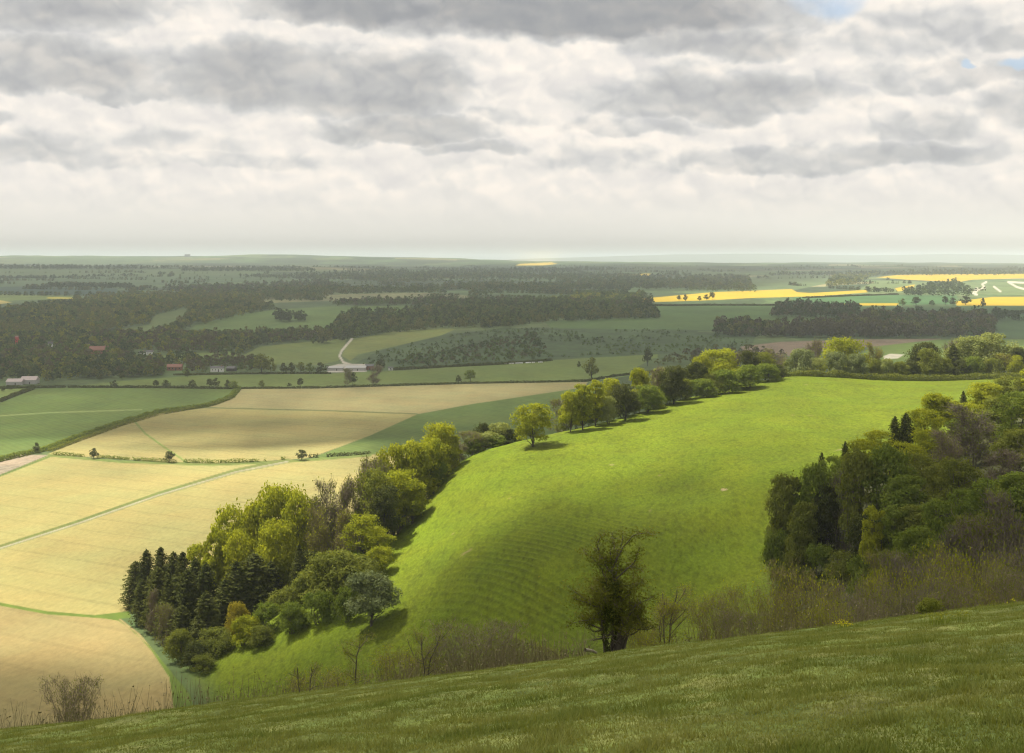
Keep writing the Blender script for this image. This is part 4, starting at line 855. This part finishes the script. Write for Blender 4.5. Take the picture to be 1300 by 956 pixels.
wood([(830, 464), (870, 450), (960, 447), (1000, 453), (990, 460), (900, 464)], 110, 8, 'bpo', 'brown scrubby trees behind the hill-crest line', seed=23, lo=800)
wood([(420, 386), (545, 384), (700, 385), (815, 380), (815, 388), (700, 389), (560, 391), (520, 388), (430, 389)], 900, 12, 'dbg', 'long dark edge of woods below the thin yellow strip', seed=24, lo=1800)
wood([(300, 427), (440, 424), (440, 429), (330, 434), (250, 430)], 300, 11, 'dgo', 'tree belt below the pale green slope', seed=25)
wood([(255, 462), (330, 460), (335, 472), (262, 474)], 130, 8, 'ogb', 'garden trees around the white farmhouse', seed=26)
wood([(100, 470), (250, 468), (240, 475), (160, 480), (95, 482)], 220, 9, 'ogd', 'loose trees at the near edge of the village', seed=27)

def hedgerows():
    r_ = np.random.RandomState(99); n = 400000; p_ = r_.uniform(-60, 1360, n); Yv = np.exp(r_.uniform(math.log(1900), math.log(9500), n)); x = (p_ - 650) / F * Yv
    def cell(x, y): return np.floor(x / 420 + fbm(x / 1500, y / 1500, 2, 40) * 3) * 31 + np.floor(y / 380 + fbm(x / 1300, y / 1100, 2, 44) * 3) * 57
    e = cell(x, Yv) != cell(x + 9, Yv + 9); e &= fbm(x / 200, Yv / 200, 2, 7) > .42; ri = np.clip(np.searchsorted(rowsY, Yv), 0, NR - 1); ci = np.clip(np.searchsorted(colsP, p_), 0, NCc - 1); e &= (zone[ri, ci] != 3) & (zone[np.clip(ri + 3, 0, NR - 1), ci] != 3) & (zone[np.clip(ri + 7, 0, NR - 1), ci] != 3); x, Yv, p_ = x[e], Yv[e], p_[e]; z = ground_z(x, Yv)
    py = Y0 + (HC - z) * F / Yv; k = (py < 382) & ((p_ < 800) | (fbm(x / 400, Yv / 400, 2, 8) > .6)); x, Yv, z = x[k][:6000], Yv[k][:6000], z[k][:6000]
    B = lodtree(990, 8, 9, 36, 1.6); s = r_.uniform(.5, 1.5, len(x)); V = B[None] * s[:, None, None] + np.stack([x, Yv, z], -1)[:, None]
    V = V.reshape(-1, 3); o0 = V.mean(0); fm = np.repeat(r_.randint(0, 3, len(x)), len(B) // 4); o = mesh_obj('hedgerow_trees', V - o0, np.arange(len(V)).reshape(-1, 4), [WM[t_] for t_ in 'dgo'], fmat=fm); o.location = o0
    tag(o, 'fine dark hedgerows dividing the far fields', 'hedgerow', kind='stuff'); print('hedgerow', len(x))
hedgerows()
import re as _re
# ------------------------------------------------------------------ buildings
def box(x0, x1, y0, y1, z0, z1):
    V = np.array([(x, y, z) for z in (z0, z1) for (x, y) in ((x0, y0), (x1, y0), (x1, y1), (x0, y1))], float)
    f = np.array([(0, 3, 2, 1), (4, 5, 6, 7), (0, 1, 5, 4), (1, 2, 6, 5), (2, 3, 7, 6), (3, 0, 4, 7)]); return V, f
def gable(w, d, h, rh, ov=.4):
    V = np.array([(-w / 2 - ov, -d / 2 - ov, h), (w / 2 + ov, -d / 2 - ov, h), (w / 2 + ov, d / 2 + ov, h), (-w / 2 - ov, d / 2 + ov, h), (-w / 2 - ov, 0, h + rh), (w / 2 + ov, 0, h + rh)])
    return V, [np.array([(0, 1, 5, 4), (2, 3, 4, 5), (0, 3, 2, 1)]), np.array([(0, 4, 3), (1, 2, 5)])]
BM = dict(white=plain_mat('white_wall', (.78, .77, .72)), slate=plain_mat('slate_roof', (.11, .105, .11)), brick=plain_mat('red_brick', (.28, .12, .08)), tile=plain_mat('red_tile', (.24, .10, .07)),
          pink=plain_mat('weathered_roof', (.46, .38, .36), vary=.3), tin=plain_mat('pale_tin', (.42, .41, .39)), glass=plain_mat('dark_glass', (.03, .035, .04), .2), red=plain_mat('red_paint', (.55, .05, .04)), door=plain_mat('dark_door', (.06, .05, .045)))
def building(px, py, w, d, h, rh, wall, roof, label, rot=0, wins=3, chim=True, name='farm_building', cat='building', zoff=0, ymin=900):
    p = hit(px, py, ymin); root = bpy.data.objects.new(name, None); col.objects.link(root); root.location = p; root.rotation_euler.z = rot
    V, f = box(-w / 2, w / 2, -d / 2, d / 2, -1, h); wl = mesh_obj('wall', V, f, BM[wall], root)
    V, f = gable(w, d, h + .01, rh); rf = mesh_obj('roof', V, f, BM[roof], root)
    if chim: V, f = box(w * .3, w * .3 + .8, -.4, .4, h + rh * .5, h + rh + 1.1); mesh_obj('chimney', V, f, BM['brick'], rf)
    for k in range(wins):
        xx = -w / 2 + w * (k + .7) / (wins + .4); V, f = box(xx - .5, xx + .5, -d / 2 - .04, -d / 2 + .05, h * .45, h * .45 + 1.2); mesh_obj('window', V, f, BM['glass'], root)
    V, f = box(w * .1 - .5, w * .1 + .5, -d / 2 - .05, -d / 2 + .05, 0, 2.05); mesh_obj('door', V, f, BM['door'], root)
    tag(root, label, cat); return root
building(276, 472, 14, 7, 4.2, 2.2, 'white', 'slate', 'white farmhouse with a slate roof above the long green field', 0.12, 4, name='farmhouse', cat='house')
building(294, 471, 9, 8, 3.2, 2.2, 'door', 'slate', 'dark barn beside the white farmhouse', -.2, 0, False)
building(222, 470, 16, 8, 4, 3, 'brick', 'tile', 'red-brown roofed house left of the white farmhouse', .1, 4, name='house', cat='house')
building(126, 449, 24, 10, 5.5, 4.5, 'brick', 'tile', 'large red-roofed house among the village trees', .08, 5, name='house', cat='house')
building(180, 451, 7, 6, 3.2, 2, 'white', 'slate', 'small white cottage, left one of two beside pinkish ground', .0, 2, name='cottage', cat='house')
building(190, 450, 9, 7, 3.2, 2.4, 'white', 'slate', 'white cottage with grey roof, right one of two beside pinkish ground', .2, 2, name='cottage', cat='house')
building(20, 488, 15, 12, 3.2, 2.6, 'tin', 'pink', 'long barn with faded pinkish roof, left one of two', .05, 0, False, 'barn', 'barn')
building(38, 487, 15, 12, 4.0, 3.4, 'tin', 'pink', 'taller barn with faded pinkish roof, right one of two', .05, 0, False, 'barn', 'barn')
building(64, 441, 6, 5, 5, 3, 'white', 'slate', 'tiny pale house end among the trees on the far left', .3, 1, name='cottage', cat='house')
building(426, 470, 18, 10, 3.0, 1.4, 'tin', 'tin', 'pale farm shed with a low roof, left one by the yard', .03, 0, False, 'farm_shed', 'shed')
building(452, 470, 22, 12, 3.2, 2.0, 'tin', 'tin', 'pale farm shed with a low roof, right one by the yard', .03, 0, False, 'farm_shed', 'shed')
building(469, 469, 9, 9, 4, 2, 'brick', 'slate', 'small red-brown shed beside the pale farm sheds', .0, 0, False, 'farm_shed', 'shed')
building(496, 470, 5, 4, 2.6, 1.4, 'white', 'slate', 'tiny white hut at the foot of the scrubby slope', .0, 1, False, 'hut', 'hut')
building(21, 436, 6, 5, 9, 2, 'red', 'tile', 'tall narrow bright red building among the far left trees', .0, 2, False, 'red_building', 'building')
# white wrapped bales in a row
r_ = np.random.RandomState(2)
th = np.linspace(0, 2 * math.pi, 16, endpoint=False)
ringV = [];
for (xx, rr) in ((-.75, .02), (-.75, .62), (-.68, .7), (.68, .7), (.75, .62), (.75, .02)): ringV.append(np.stack([np.full(16, xx), np.cos(th) * rr, .68 + np.sin(th) * rr], -1))
Vb = np.concatenate(ringV); fb = np.array([(a * 16 + k, a * 16 + (k + 1) % 16, (a + 1) * 16 + (k + 1) % 16, (a + 1) * 16 + k) for a in range(5) for k in range(16)])
bale_me = mesh_obj('wrapped_bale', Vb, fb, plain_mat('white_wrap', (.75, .75, .72), .4, .08), link=False, smooth=True)
bx = [641, 642.6, 646.5, 648, 650, 651.6, 655, 656.6, 658.2, 660, 661.6, 663, 668, 669.6, 671, 673, 676, 678, 684, 686, 688]
for k, px_ in enumerate(bx):
    p = hit(px_, 462.6 - (px_ - 640) * .045, 900); o = bpy.data.objects.new('wrapped_bale', bale_me); col.objects.link(o); o.location = p; o.rotation_euler.z = r_.uniform(-.2, .2); o.scale = (1, 1, 1)
    tag(o, 'white plastic-wrapped bale in the row at the foot of the scrubby slope', 'bale', 'white bales in a row')
# church on the skyline
building(238, 326.2, 60, 20, 18, 12, 'tin', 'slate', 'tiny pale tower block on the far left skyline', 0, 0, False, 'skyline_building', 'building', ymin=9000)

# ------------------------------------------------------------------ near turf: tufts, flowers, stems
r_ = np.random.RandomState(9)
n = 330000
Yv = 8 + 56 * r_.uniform(0, 1, n) ** 1.15; px_ = r_.uniform(-60, 1360, n); x = (px_ - 650) / F * Yv; z = ground_z(x, Yv)
den = fbm(x / .5, Yv / .5, 3, 71)
big = smooth(.50, .75, den); hgt = (.03 + .06 * big) * r_.uniform(.5, 1.5, n)
V, Fc = [], []
for b_ in range(3):
    a = r_.uniform(0, 6.28, n); lean = r_.uniform(.3, 1.1, n) * hgt; ox = x + r_.normal(size=n) * .05; oy = Yv + r_.normal(size=n) * .05; wd = r_.uniform(.004, .010, n)
    base = np.stack([ox, oy, z - .01], -1); tip = base + np.stack([np.cos(a) * lean, np.sin(a) * lean, hgt], -1); side = np.stack([np.cos(a + 1.6) * wd, np.sin(a + 1.6) * wd, 0 * wd], -1)
    V.append(np.stack([base - side, base + side, tip], 1).reshape(-1, 3))
V = np.concatenate(V); o0 = np.array([0, 40, 110.]); o = mesh_obj('grass', V - o0, np.arange(len(V)).reshape(-1, 3), leaf_mat('grass_blade', (.10, .14, .028), (.24, .25, .075), .38)); o.location = o0
tag(o, 'short rough grass on the near slope', 'grass', kind='stuff')
# dry stems along the brow
n = 3600; px_ = np.concatenate([r_.uniform(500, 745, 1900), r_.uniform(-30, 500, 1100), r_.uniform(860, 1160, 600)]); Yv = r_.uniform(60, 70, n); x = (px_ - 650) / F * Yv; z = ground_z(x, Yv)
s0 = np.stack([x, Yv, z - .1], -1); s1 = s0 + np.stack([r_.normal(size=n) * .30, r_.normal(size=n) * .3, r_.uniform(.5, 1.8, n) * (.6 + .8 * vnoise(x / 1.5, Yv / 3, 4))], -1)
V1, f1 = strips(s0, s1, np.full(n, .012), r_); bp = s0 + (s1 - s0) * r_.uniform(.5, 1, (n, 1)); V2, f2 = leaves(bp, r_.normal(size=(n, 3)), .05, r_)
o = mesh_obj('dry_stems', np.concatenate([V1, V2]) - o0, np.concatenate([f1, f2 + len(V1)]), bark_mat('dry_stem', (.20, .17, .08), (.13, .11, .05), .6)); o.location = o0
tag(o, 'brown dry stems and low scrub along the near brow', 'scrub', kind='stuff')
# cowslips and weeds
def clump(px, Y, label, n, w, h, mt, name='flower_clump', leafm=None, ls=.02):
    p = at(px, Y); rr = np.random.RandomState(int(px)); a = np.stack([rr.normal(size=n) * w, rr.normal(size=n) * w * .6, np.zeros(n)], -1); a[:, 2] = ground_z(a[:, 0] + p[0], a[:, 1] + p[1]) - p[2]
    t = a + np.stack([rr.normal(size=n) * .03, rr.normal(size=n) * .03, h * rr.uniform(.5, 1.2, n)], -1); V1, f1 = strips(a, t, np.full(n, .007), rr); V2, f2 = leaves(np.repeat(t, 3, 0) + rr.normal(size=(3 * n, 3)) * .018, rr.normal(size=(3 * n, 3)), ls, rr)
    root = mesh_obj(name, np.concatenate([V1, V2]), np.concatenate([f1, f2 + len(V1)]), [LM['green'], mt], fmat=np.concatenate([np.zeros(len(f1), int), np.ones(len(f2), int)])); root.location = p; tag(root, label, 'flowers')
fy = leaf_mat('cowslip_yellow', (.55, .5, .03), (.7, .62, .05), .3); fg = leaf_mat('spurge_lime', (.22, .24, .04), (.34, .36, .06), .4)
clump(1069, 38, 'small yellow cowslip clump on the turf at lower right', 26, .12, .22, fy)
clump(1078, 39, 'yellow cowslips just right of the larger clump', 12, .07, .2, fy)
clump(1190, 31, 'pale lime flower stems in a loose patch at the bottom right', 46, .13, .26, fg)
clump(1215, 31.5, 'lime flower stems at the right end of the loose patch', 40, .2, .26, fg)
clump(1270, 50, 'yellowish flower patch near the right frame edge on the brow', 40, .5, .2, fg)
clump(1285, 40, 'few yellow flowers right of the cowslips', 8, .1, .2, fy)

# ------------------------------------------------------------------ labels that single out
from collections import defaultdict
ORD = ['first', 'second', 'third', 'fourth', 'fifth', 'sixth', 'seventh', 'eighth', 'ninth', 'tenth', 'eleventh', 'twelfth', 'thirteenth', 'fourteenth', 'fifteenth', 'sixteenth', 'seventeenth', 'eighteenth', 'nineteenth', 'twentieth']
gr = defaultdict(list)
for o, px_, d_, pl in LABELQ: gr[(d_, pl)].append((px_, o))
for (d_, pl), L_ in gr.items():
    L_.sort(key=lambda t_: t_[0])
    for i, (px_, o) in enumerate(L_):
        if len(L_) == 1: o['label'] = f"{d_} {pl}"
        elif len(L_) == 2: o['label'] = f"{d_} {pl}, {'left' if i == 0 else 'right'} of two"
        else: o['label'] = f"{d_} {pl}, {'leftmost' if i == 0 else 'rightmost' if i == len(L_) - 1 else ORD[i] + ' from left'}"

seen_l = {}
for o in bpy.data.objects:
    if o.parent is None and o.get('label'):
        n_w = len(_re.findall(r"[A-Za-z0-9']+", o['label']))
        if n_w > 16 or n_w < 4: print('LABELLEN', n_w, o['label'])
        if o['label'] in seen_l and 'bale' not in o.name: print('DUP', o['label'])
        seen_l[o['label']] = 1
# ------------------------------------------------------------------ unseen cloud sheets added and shaped to shade the land (3 km up)
SUN = np.array([-.42, .24, .84]); SUN = SUN / np.linalg.norm(SUN)
CB = 3000.0
def sp(h_): return (h_[0] - h_[2] * SUN[0] / SUN[2], h_[1] - h_[2] * SUN[1] / SUN[2])
def gp(px, py, lo=340): return sp(hit(px, py, lo))
def hp(px, py): return sp(hit(px, py, 283))
def ap(px, Y): return sp(at(px, Y))
MAIN = [gp(-300, 560), gp(0, 560), gp(150, 560), gp(330, 552), gp(470, 545), ap(520, 760), ap(800, 760), ap(1500, 760), ap(1600, 420), ap(1350, 350), ap(1220, 345), ap(1130, 335), ap(1030, 322),
        hp(1000, 660), hp(930, 672), hp(885, 655), hp(850, 628), hp(800, 628), hp(760, 648), hp(700, 682), hp(640, 715), hp(600, 765), hp(540, 790), hp(470, 775), ap(400, 352), ap(300, 358), gp(200, 860), gp(100, 850), gp(-400, 850)]
LIT = [
    ([(-60000, 10500), (60000, 10500), (60000, 60000), (-60000, 60000)], 2600, 1.0),
    (MAIN, 20, 1.0),
    ([ap(-900, 300), ap(1500, 280), ap(1500, 420), ap(-900, 420)], 30, .05),
    ([ap(1000, 300), ap(1030, 230), ap(1300, 200), ap(1800, 200), ap(1800, 420), ap(1100, 400)], 25, .75),
    ([(-200, -60), (200, -60), (200, 130), (-200, 130)], 30, .30),
    ([(-6000, 950), (6000, 950), (6000, 7000), (-6000, 7000)], 120, .16),
    ([gp(230, 532), gp(300, 489), gp(760, 482), gp(640, 512), gp(540, 532)], 40, .45),
    ([gp(-300, 600), gp(-200, 492), gp(310, 492), gp(200, 526), gp(60, 575)], 40, .35),
    ([gp(-200, 585), gp(-200, 555), gp(50, 540), gp(90, 545), gp(30, 570)], 50, .8),
    ([gp(60, 512), gp(160, 512), gp(120, 500), gp(40, 500)], 50, .7),
    ([gp(1085, 462, 900), gp(1085, 446, 900), gp(1190, 437, 900), gp(1600, 436, 900), gp(1600, 462, 900)], 90, 1.0),
    ([gp(800, 386, 1500), gp(800, 372, 1500), gp(960, 364, 1500), gp(1050, 350, 2000), gp(1700, 344, 2500), gp(1700, 389, 1500), gp(1100, 389, 1500)], 220, 1.0),
    ([gp(670, 389, 1800), gp(670, 379, 1800), gp(820, 375, 1800), gp(820, 388, 1800)], 160, .8),
    ([gp(540, 390, 1800), gp(540, 383, 1800), gp(620, 383, 1800), gp(620, 390, 1800)], 90, .6),
    ([gp(80, 388, 2200), gp(90, 376, 2200), gp(180, 374, 2200), gp(200, 386, 2200)], 220, .5),
    ([gp(640, 337.5, 9000), gp(640, 334, 9000), gp(720, 332.5, 9000), gp(730, 336.5, 9000)], 600, 1.0),
    ([gp(270, 420, 1500), gp(430, 420, 1500), gp(520, 392, 1500), gp(330, 398, 1500)], 200, .25)]
DARK = [([hp(575, 770), hp(640, 700), hp(690, 668), hp(760, 634), hp(850, 606), hp(885, 640), hp(950, 688), hp(1010, 690), ap(1060, 300), ap(1000, 270), ap(800, 270), ap(600, 300), hp(560, 810)], 17, .97), ([hp(845, 612), hp(936, 584), hp(1000, 556), hp(1030, 575), ap(1080, 340), hp(1000, 680), hp(900, 640)], 16, .85), ([hp(860, 585), hp(940, 556), hp(1010, 536), hp(1000, 552), hp(900, 584)], 12, .35)]
def lightmap(x, y):
    dens = np.full(x.shape, .97)
    xw = x + (fbm(x / 60, y / 60, 3, 91) - .5) * 20; yw = y + (fbm(x / 60, y / 60, 3, 95) - .5) * 20
    for poly, soft, st in LIT:
        d = sdf(poly, xw, yw); dens = np.minimum(dens, .97 * (1 - st * smooth(-soft, soft, d)))
    for poly, soft, st in DARK: dens = np.maximum(dens, st * smooth(-soft, soft, sdf(poly, xw, yw)))
    dens = dens * (.93 + .07 * smooth(.35, .6, fbm(x / 700, y / 700, 4, 97)))
    return dens
def cloud(x0, x1, y0, y1, step, label, hole=None):
    xs = np.arange(x0, x1 + step, step); ys = np.arange(y0, y1 + step, step); X, Yg = np.meshgrid(xs, ys); D = lightmap(X, Yg)
    edge = np.minimum(np.minimum(X - x0, x1 - X), np.minimum(Yg - y0, y1 - Yg)); 
    n1 = fbm(X / 500, Yg / 500, 4, 99); shift = CB / SUN[2] * SUN
    bot = CB - 20 - 60 * n1 * D; top = CB + 10 + 330 * D * n1
    nx, ny = len(xs), len(ys); idx = np.arange(nx * ny).reshape(ny, nx); q_ = np.stack([idx[:-1, :-1], idx[:-1, 1:], idx[1:, 1:], idx[1:, :-1]], -1).reshape(-1, 4)
    keep = (D.ravel()[q_].max(1) > .02); q_ = q_[keep]
    sx, sy = shift[0] + X, shift[1] + Yg
    V = np.concatenate([np.stack([sx, sy, bot], -1).reshape(-1, 3), np.stack([sx, sy, top], -1).reshape(-1, 3)]); f = np.concatenate([q_[:, ::-1], q_ + nx * ny])
    o = mesh_obj('cloud', V, f, shade_cloudm, smooth=True); a = o.data.attributes.new('dens', 'FLOAT', 'POINT')  # added out of view, its opacity follows the wanted ground shade
    al = 1 - np.sqrt(1 - np.clip(D, 0, .97)); a.data.foreach_set('value', np.concatenate([al.ravel(), al.ravel()]).astype(np.float32)); tag(o, label, 'cloud', kind='stuff')
shade_cloudm, nt, out = new_mat('shade_cloud')
a = nt.new('ShaderNodeAttribute'); a.attribute_name = 'dens'; tr_ = nt.new('ShaderNodeBsdfTransparent'); tl = nt.new('ShaderNodeBsdfTranslucent'); df = nt.new('ShaderNodeBsdfDiffuse')
tl.inputs[0].default_value = (.36, .37, .39, 1); df.inputs[0].default_value = (.9, .9, .9, 1)
mx = nt.new('ShaderNodeMixShader'); mx.inputs[0].default_value = .5; nt.link(df.outputs[0], mx.inputs[1]); nt.link(tl.outputs[0], mx.inputs[2])
m2 = nt.new('ShaderNodeMixShader'); nt.link(a.outputs['Fac'], m2.inputs[0]); nt.link(tr_.outputs[0], m2.inputs[1]); nt.link(mx.outputs[0], m2.inputs[2]); nt.link(m2.outputs[0], out.inputs[0])
cloud(-1600, 1600, -300, 1800, 16, 'cloud deck added to shade the near hills, out of frame overhead')
cloud(-7000, 7000, 1800, 12600, 70, 'unseen broken clouds added to shade the valley')
cloud(-7000, -1600, -300, 1800, 120, 'unseen cloud added to shade the left valley side'); cloud(1600, 7000, -300, 1800, 120, 'unseen cloud added to shade the downs on the right')

# ------------------------------------------------------------------ haze
hz, nt, out = new_mat('haze_air'); pv = nt.new('ShaderNodeVolumePrincipled'); pv.inputs['Color'].default_value = (.88, .95, 1.0, 1); pv.inputs['Density'].default_value = HAZE = 6.8e-5
pv.inputs['Anisotropy'].default_value = .0; nt.link(pv.outputs[0], out.inputs['Volume'])
V, f = box(-47500, 47500, -400, 48500, -8, 262); tag(mesh_obj('haze', V, f, hz), 'thin pale blue haze over the valley', 'haze', kind='stuff')

# ------------------------------------------------------------------ sky
w_ = bpy.data.worlds.new('World'); sc.world = w_; w_.use_nodes = True; nt = NT(w_.node_tree); nt.n.clear(); nt.flat = True
out = nt.new('ShaderNodeOutputWorld'); bg = nt.new('ShaderNodeBackground'); bg.inputs['Strength'].default_value = .072
sky = nt.new('ShaderNodeTexSky'); sky.sky_type = 'NISHITA'; sky.sun_disc = False; sky.sun_elevation = math.asin(SUN[2]); sky.sun_rotation = math.atan2(SUN[0], SUN[1])
tc = nt.new('ShaderNodeTexCoord'); sep = nt.new('ShaderNodeSeparateXYZ'); nt.link(tc.outputs['Generated'], sep.inputs[0])
az = nt.math('ARCTAN2', sep.outputs[0], sep.outputs[1]); el = nt.math('ARCSINE', sep.outputs[2])
# unroll to a plane in units of ~100 photo pixels
U = nt.math('MULTIPLY', az, F / 100); Vv = nt.math('MULTIPLY', el, F / 100)
comb = nt.new('ShaderNodeCombineXYZ'); nt.link(U, comb.inputs[0]); nt.link(Vv, comb.inputs[1])
base = comb.outputs[0]
st = nt.mapping(base, (1, 1.35, 1))
def nvec(scale, seed, amt, detail=4):
    nd = nt.new('ShaderNodeTexNoise', noise_dimensions='2D'); nd.inputs['Scale'].default_value = scale; nd.inputs['Detail'].default_value = detail; nd.inputs['Roughness'].default_value = .55
    nt.link(nt.mapping(st, (1, 1, 1), (0, 0, 0), (seed, seed * 1.7, 0)), nd.inputs['Vector'])
    v1 = nt.new('ShaderNodeVectorMath', operation='SUBTRACT'); nt.link(nd.outputs['Color'], v1.inputs[0]); v1.inputs[1].default_value = (.5, .5, .5)
    v2 = nt.new('ShaderNodeVectorMath', operation='MULTIPLY'); nt.link(v1.outputs[0], v2.inputs[0]); v2.inputs[1].default_value = (amt, amt * .6, 0); return v2.outputs[0]
ad = nt.new('ShaderNodeVectorMath', operation='ADD'); nt.link(base, ad.inputs[0]); nt.link(nvec(.8, 3, .95, 6), ad.inputs[1])
sw = nt.new('ShaderNodeSeparateXYZ'); nt.link(ad.outputs[0], sw.inputs[0]); WU, WV = sw.outputs[0], sw.outputs[1]
def blob(px, py, rx, ry, amp, flat=0.0):
    """soft cloud mass centred on a direction; flat bases when flat > 0"""
    cu = (px - 650) / 100.; cv = math.atan((Y0 - py) / F) * F / 100
    du = nt.math('MULTIPLY', nt.math('SUBTRACT', WU, cu), 100. / rx); dv = nt.math('MULTIPLY', nt.math('SUBTRACT', WV, cv), 100. / ry)
    if flat:
        neg = nt.math('MINIMUM', dv, 0.0); dv = nt.math('ADD', dv, nt.math('MULTIPLY', neg, flat))
    d2 = nt.math('ADD', nt.math('MULTIPLY', du, du), nt.math('MULTIPLY', dv, dv))
    return nt.math('MULTIPLY', nt.mrange(d2, 1.7, .2, 0, 1, True), amp)
# (photo column, row, half width, half height, darkness, flatness of the base)
BL = [(60, 20, 170, 60, .62, .4), (60, 105, 170, 40, .60, .8), (180, 125, 110, 16, .45, .8), (560, 8, 260, 46, .95, 1.0), (740, 22, 260, 58, 1.0, .9), (900, 60, 110, 34, .55, .6), (400, 14, 100, 24, .60, .8),
      (330, 110, 130, 58, .66, .8), (450, 120, 130, 62, .66, .6), (520, 172, 110, 24, .52, .8), (600, 190, 70, 12, .40, .5),
      (900, 135, 170, 42, .58, .9), (800, 165, 90, 18, .40, .8), (110, 212, 120, 30, .34, .8), (230, 190, 100, 20, .30, .8), (300, 210, 90, 16, .30, .8), (1030, 208, 200, 22, .42, .9), (760, 200, 70, 22, .28, .6),
      (1140, 60, 110, 40, .36, .3), (1270, 70, 50, 24, .42, .5), (1180, 110, 130, 18, .34, .5), (990, 20, 50, 40, .42, .4), (1270, 150, 60, 30, .34, .5), (10, 165, 40, 20, .4, .5), (1150, 170, 60, 30, .34, .5), (650, 150, 60, 16, .22, .5)]
acc_ = None
for b_ in BL:
    v = blob(*b_); acc_ = v if acc_ is None else nt.math('MAXIMUM', acc_, v)
gen = nt.mrange(nt.noise(nt.mapping(st, (1, 1, 1), (0, 0, 0), (5, 2, 0)), .28, 5, .55), .42, .66, 0, .75)
outside = nt.mrange(nt.math('ADD', nt.mrange(nt.math('ABSOLUTE', U), 6.8, 8.5, 0, 1), nt.mrange(Vv, 3.5, 4.6, 0, 1)), 0, 1, 0, 1)
acc_ = nt.math('ADD', nt.math('MULTIPLY', acc_, nt.math('SUBTRACT', 1, outside)), nt.math('MULTIPLY', gen, outside))
pw = nvec(1.6, 7, .5, 3)
def puffs(scale, off, detail=2.0):
    nd = nt.new('ShaderNodeTexVoronoi', feature='F1', voronoi_dimensions='2D'); nd.inputs['Scale'].default_value = scale
    nd.inputs['Detail'].default_value = detail; nd.inputs['Roughness'].default_value = .5; nd.normalize = True
    ad2 = nt.new('ShaderNodeVectorMath', operation='ADD'); nt.link(nt.mapping(st, (1, 1, 1), (0, 0, 0), off), ad2.inputs[0]); nt.link(pw, ad2.inputs[1]); nt.link(ad2.outputs[0], nd.inputs['Vector'])
    return nt.math('SUBTRACT', 1.0, nd.outputs['Distance'])
n1 = nt.noise(nt.mapping(st, (1, 1, 1), (0, 0, 0), (1.3, 8.2, 0)), .62, 8, .56, .0)
n1b = nt.noise(nt.mapping(st, (1, 1, 1), (0, 0, 0), (1.37, 8.42, 0)), .62, 6, .56, .0)
p1 = puffs(1.3, (4, 6, 0)); p1b = puffs(1.3, (4.05, 6.13, 0))
relief = nt.math('ADD', nt.math('MULTIPLY', nt.math('SUBTRACT', p1, p1b), 1.25), nt.math('MULTIPLY', nt.math('SUBTRACT', n1, n1b), .8))
dens = nt.math('ADD', nt.math('MULTIPLY', acc_, 1.12), nt.math('ADD', nt.math('MULTIPLY', nt.math('SUBTRACT', n1, .58), .55), nt.math('MULTIPLY', nt.math('SUBTRACT', .66, p1), .42)))
lowfade = nt.mrange(Vv, .2, 1.0, 0, 1, True)
dens = nt.math('MULTIPLY', dens, lowfade)
ccol = nt.ramp(nt.math('ADD', dens, nt.math('MULTIPLY', relief, -.2)), [(0.0, (7.5, 7.1, 6.6)), (.10, (7.1, 6.8, 6.35)), (.24, (6.1, 5.97, 5.75)), (.42, (5.15, 5.1, 4.98)), (.62, (4.45, 4.43, 4.38)), (.88, (3.65, 3.67, 3.7)), (1.0, (3.25, 3.3, 3.36))])
ccol2 = nt.mixc(1.0, ccol, nt.ramp(nt.mrange(nt.math('MULTIPLY', relief, lowfade), -.22, .22, 0, 1), [(0, (.88, .89, .92)), (.5, (1, 1, 1)), (1, (1.16, 1.12, 1.08))]), 'MULTIPLY')
low = nt.mixc(nt.mrange(Vv, .1, 1.0, .85, 0, True), ccol2, (7.15, 6.9, 6.2))
# gaps of blue
def gap(px, py, rx, ry): return blob(px, py, rx, ry, 1.0)
gsum = nt.math('MAXIMUM', gap(1046, 4, 36, 26), nt.math('MAXIMUM', gap(1280, 100, 24, 7), gap(1215, 96, 12, 3)))
gsum = nt.math('MULTIPLY', gsum, nt.mrange(n1, .42, .56, .5, 1))
final = nt.mixc(nt.math('MULTIPLY', gsum, .8, clamp=True), low, nt.mixc(1.0, nt.mixc(.35, sky.outputs[0], (6.5, 7.6, 9.0)), (1, 1, 1), 'MULTIPLY'))
nt.link(final, bg.inputs[0]); nt.link(bg.outputs[0], out.inputs[0])

# ------------------------------------------------------------------ sun, camera
sl = bpy.data.lights.new('sun', 'SUN'); sl.energy = 5.0; sl.angle = R(.5); sl.color = (1, .94, .84); so = bpy.data.objects.new('sun', sl); col.objects.link(so)
so.rotation_euler = Vector(SUN).to_track_quat('Z', 'Y').to_euler(); so.location = (0, 0, 500)
cam = bpy.data.cameras.new('camera'); co = bpy.data.objects.new('camera', cam); col.objects.link(co); sc.camera = co
co.location = (0, 0, HC); co.rotation_euler = (R(90), 0, 0); cam.sensor_width = 36; cam.lens = 36 * F / W; cam.shift_y = -(H / 2 - Y0) / W
cam.clip_start = .1; cam.clip_end = 200000
sc.view_settings.view_transform = 'Standard'; sc.view_settings.look = 'None'; sc.view_settings.exposure = .76; sc.view_settings.gamma = 1; sc.view_settings.use_curve_mapping = False
cy_ = sc.cycles; cy_.max_bounces = 5; cy_.diffuse_bounces = 2; cy_.transmission_bounces = 3; cy_.transparent_max_bounces = 8; cy_.volume_bounces = 3
cy_.volume_step_rate = 4; cy_.use_denoising = True; cy_.filter_width = 1.15
try: cy_.denoiser = 'OPENIMAGEDENOISE'
except Exception: pass
print('trees', tcount[0])
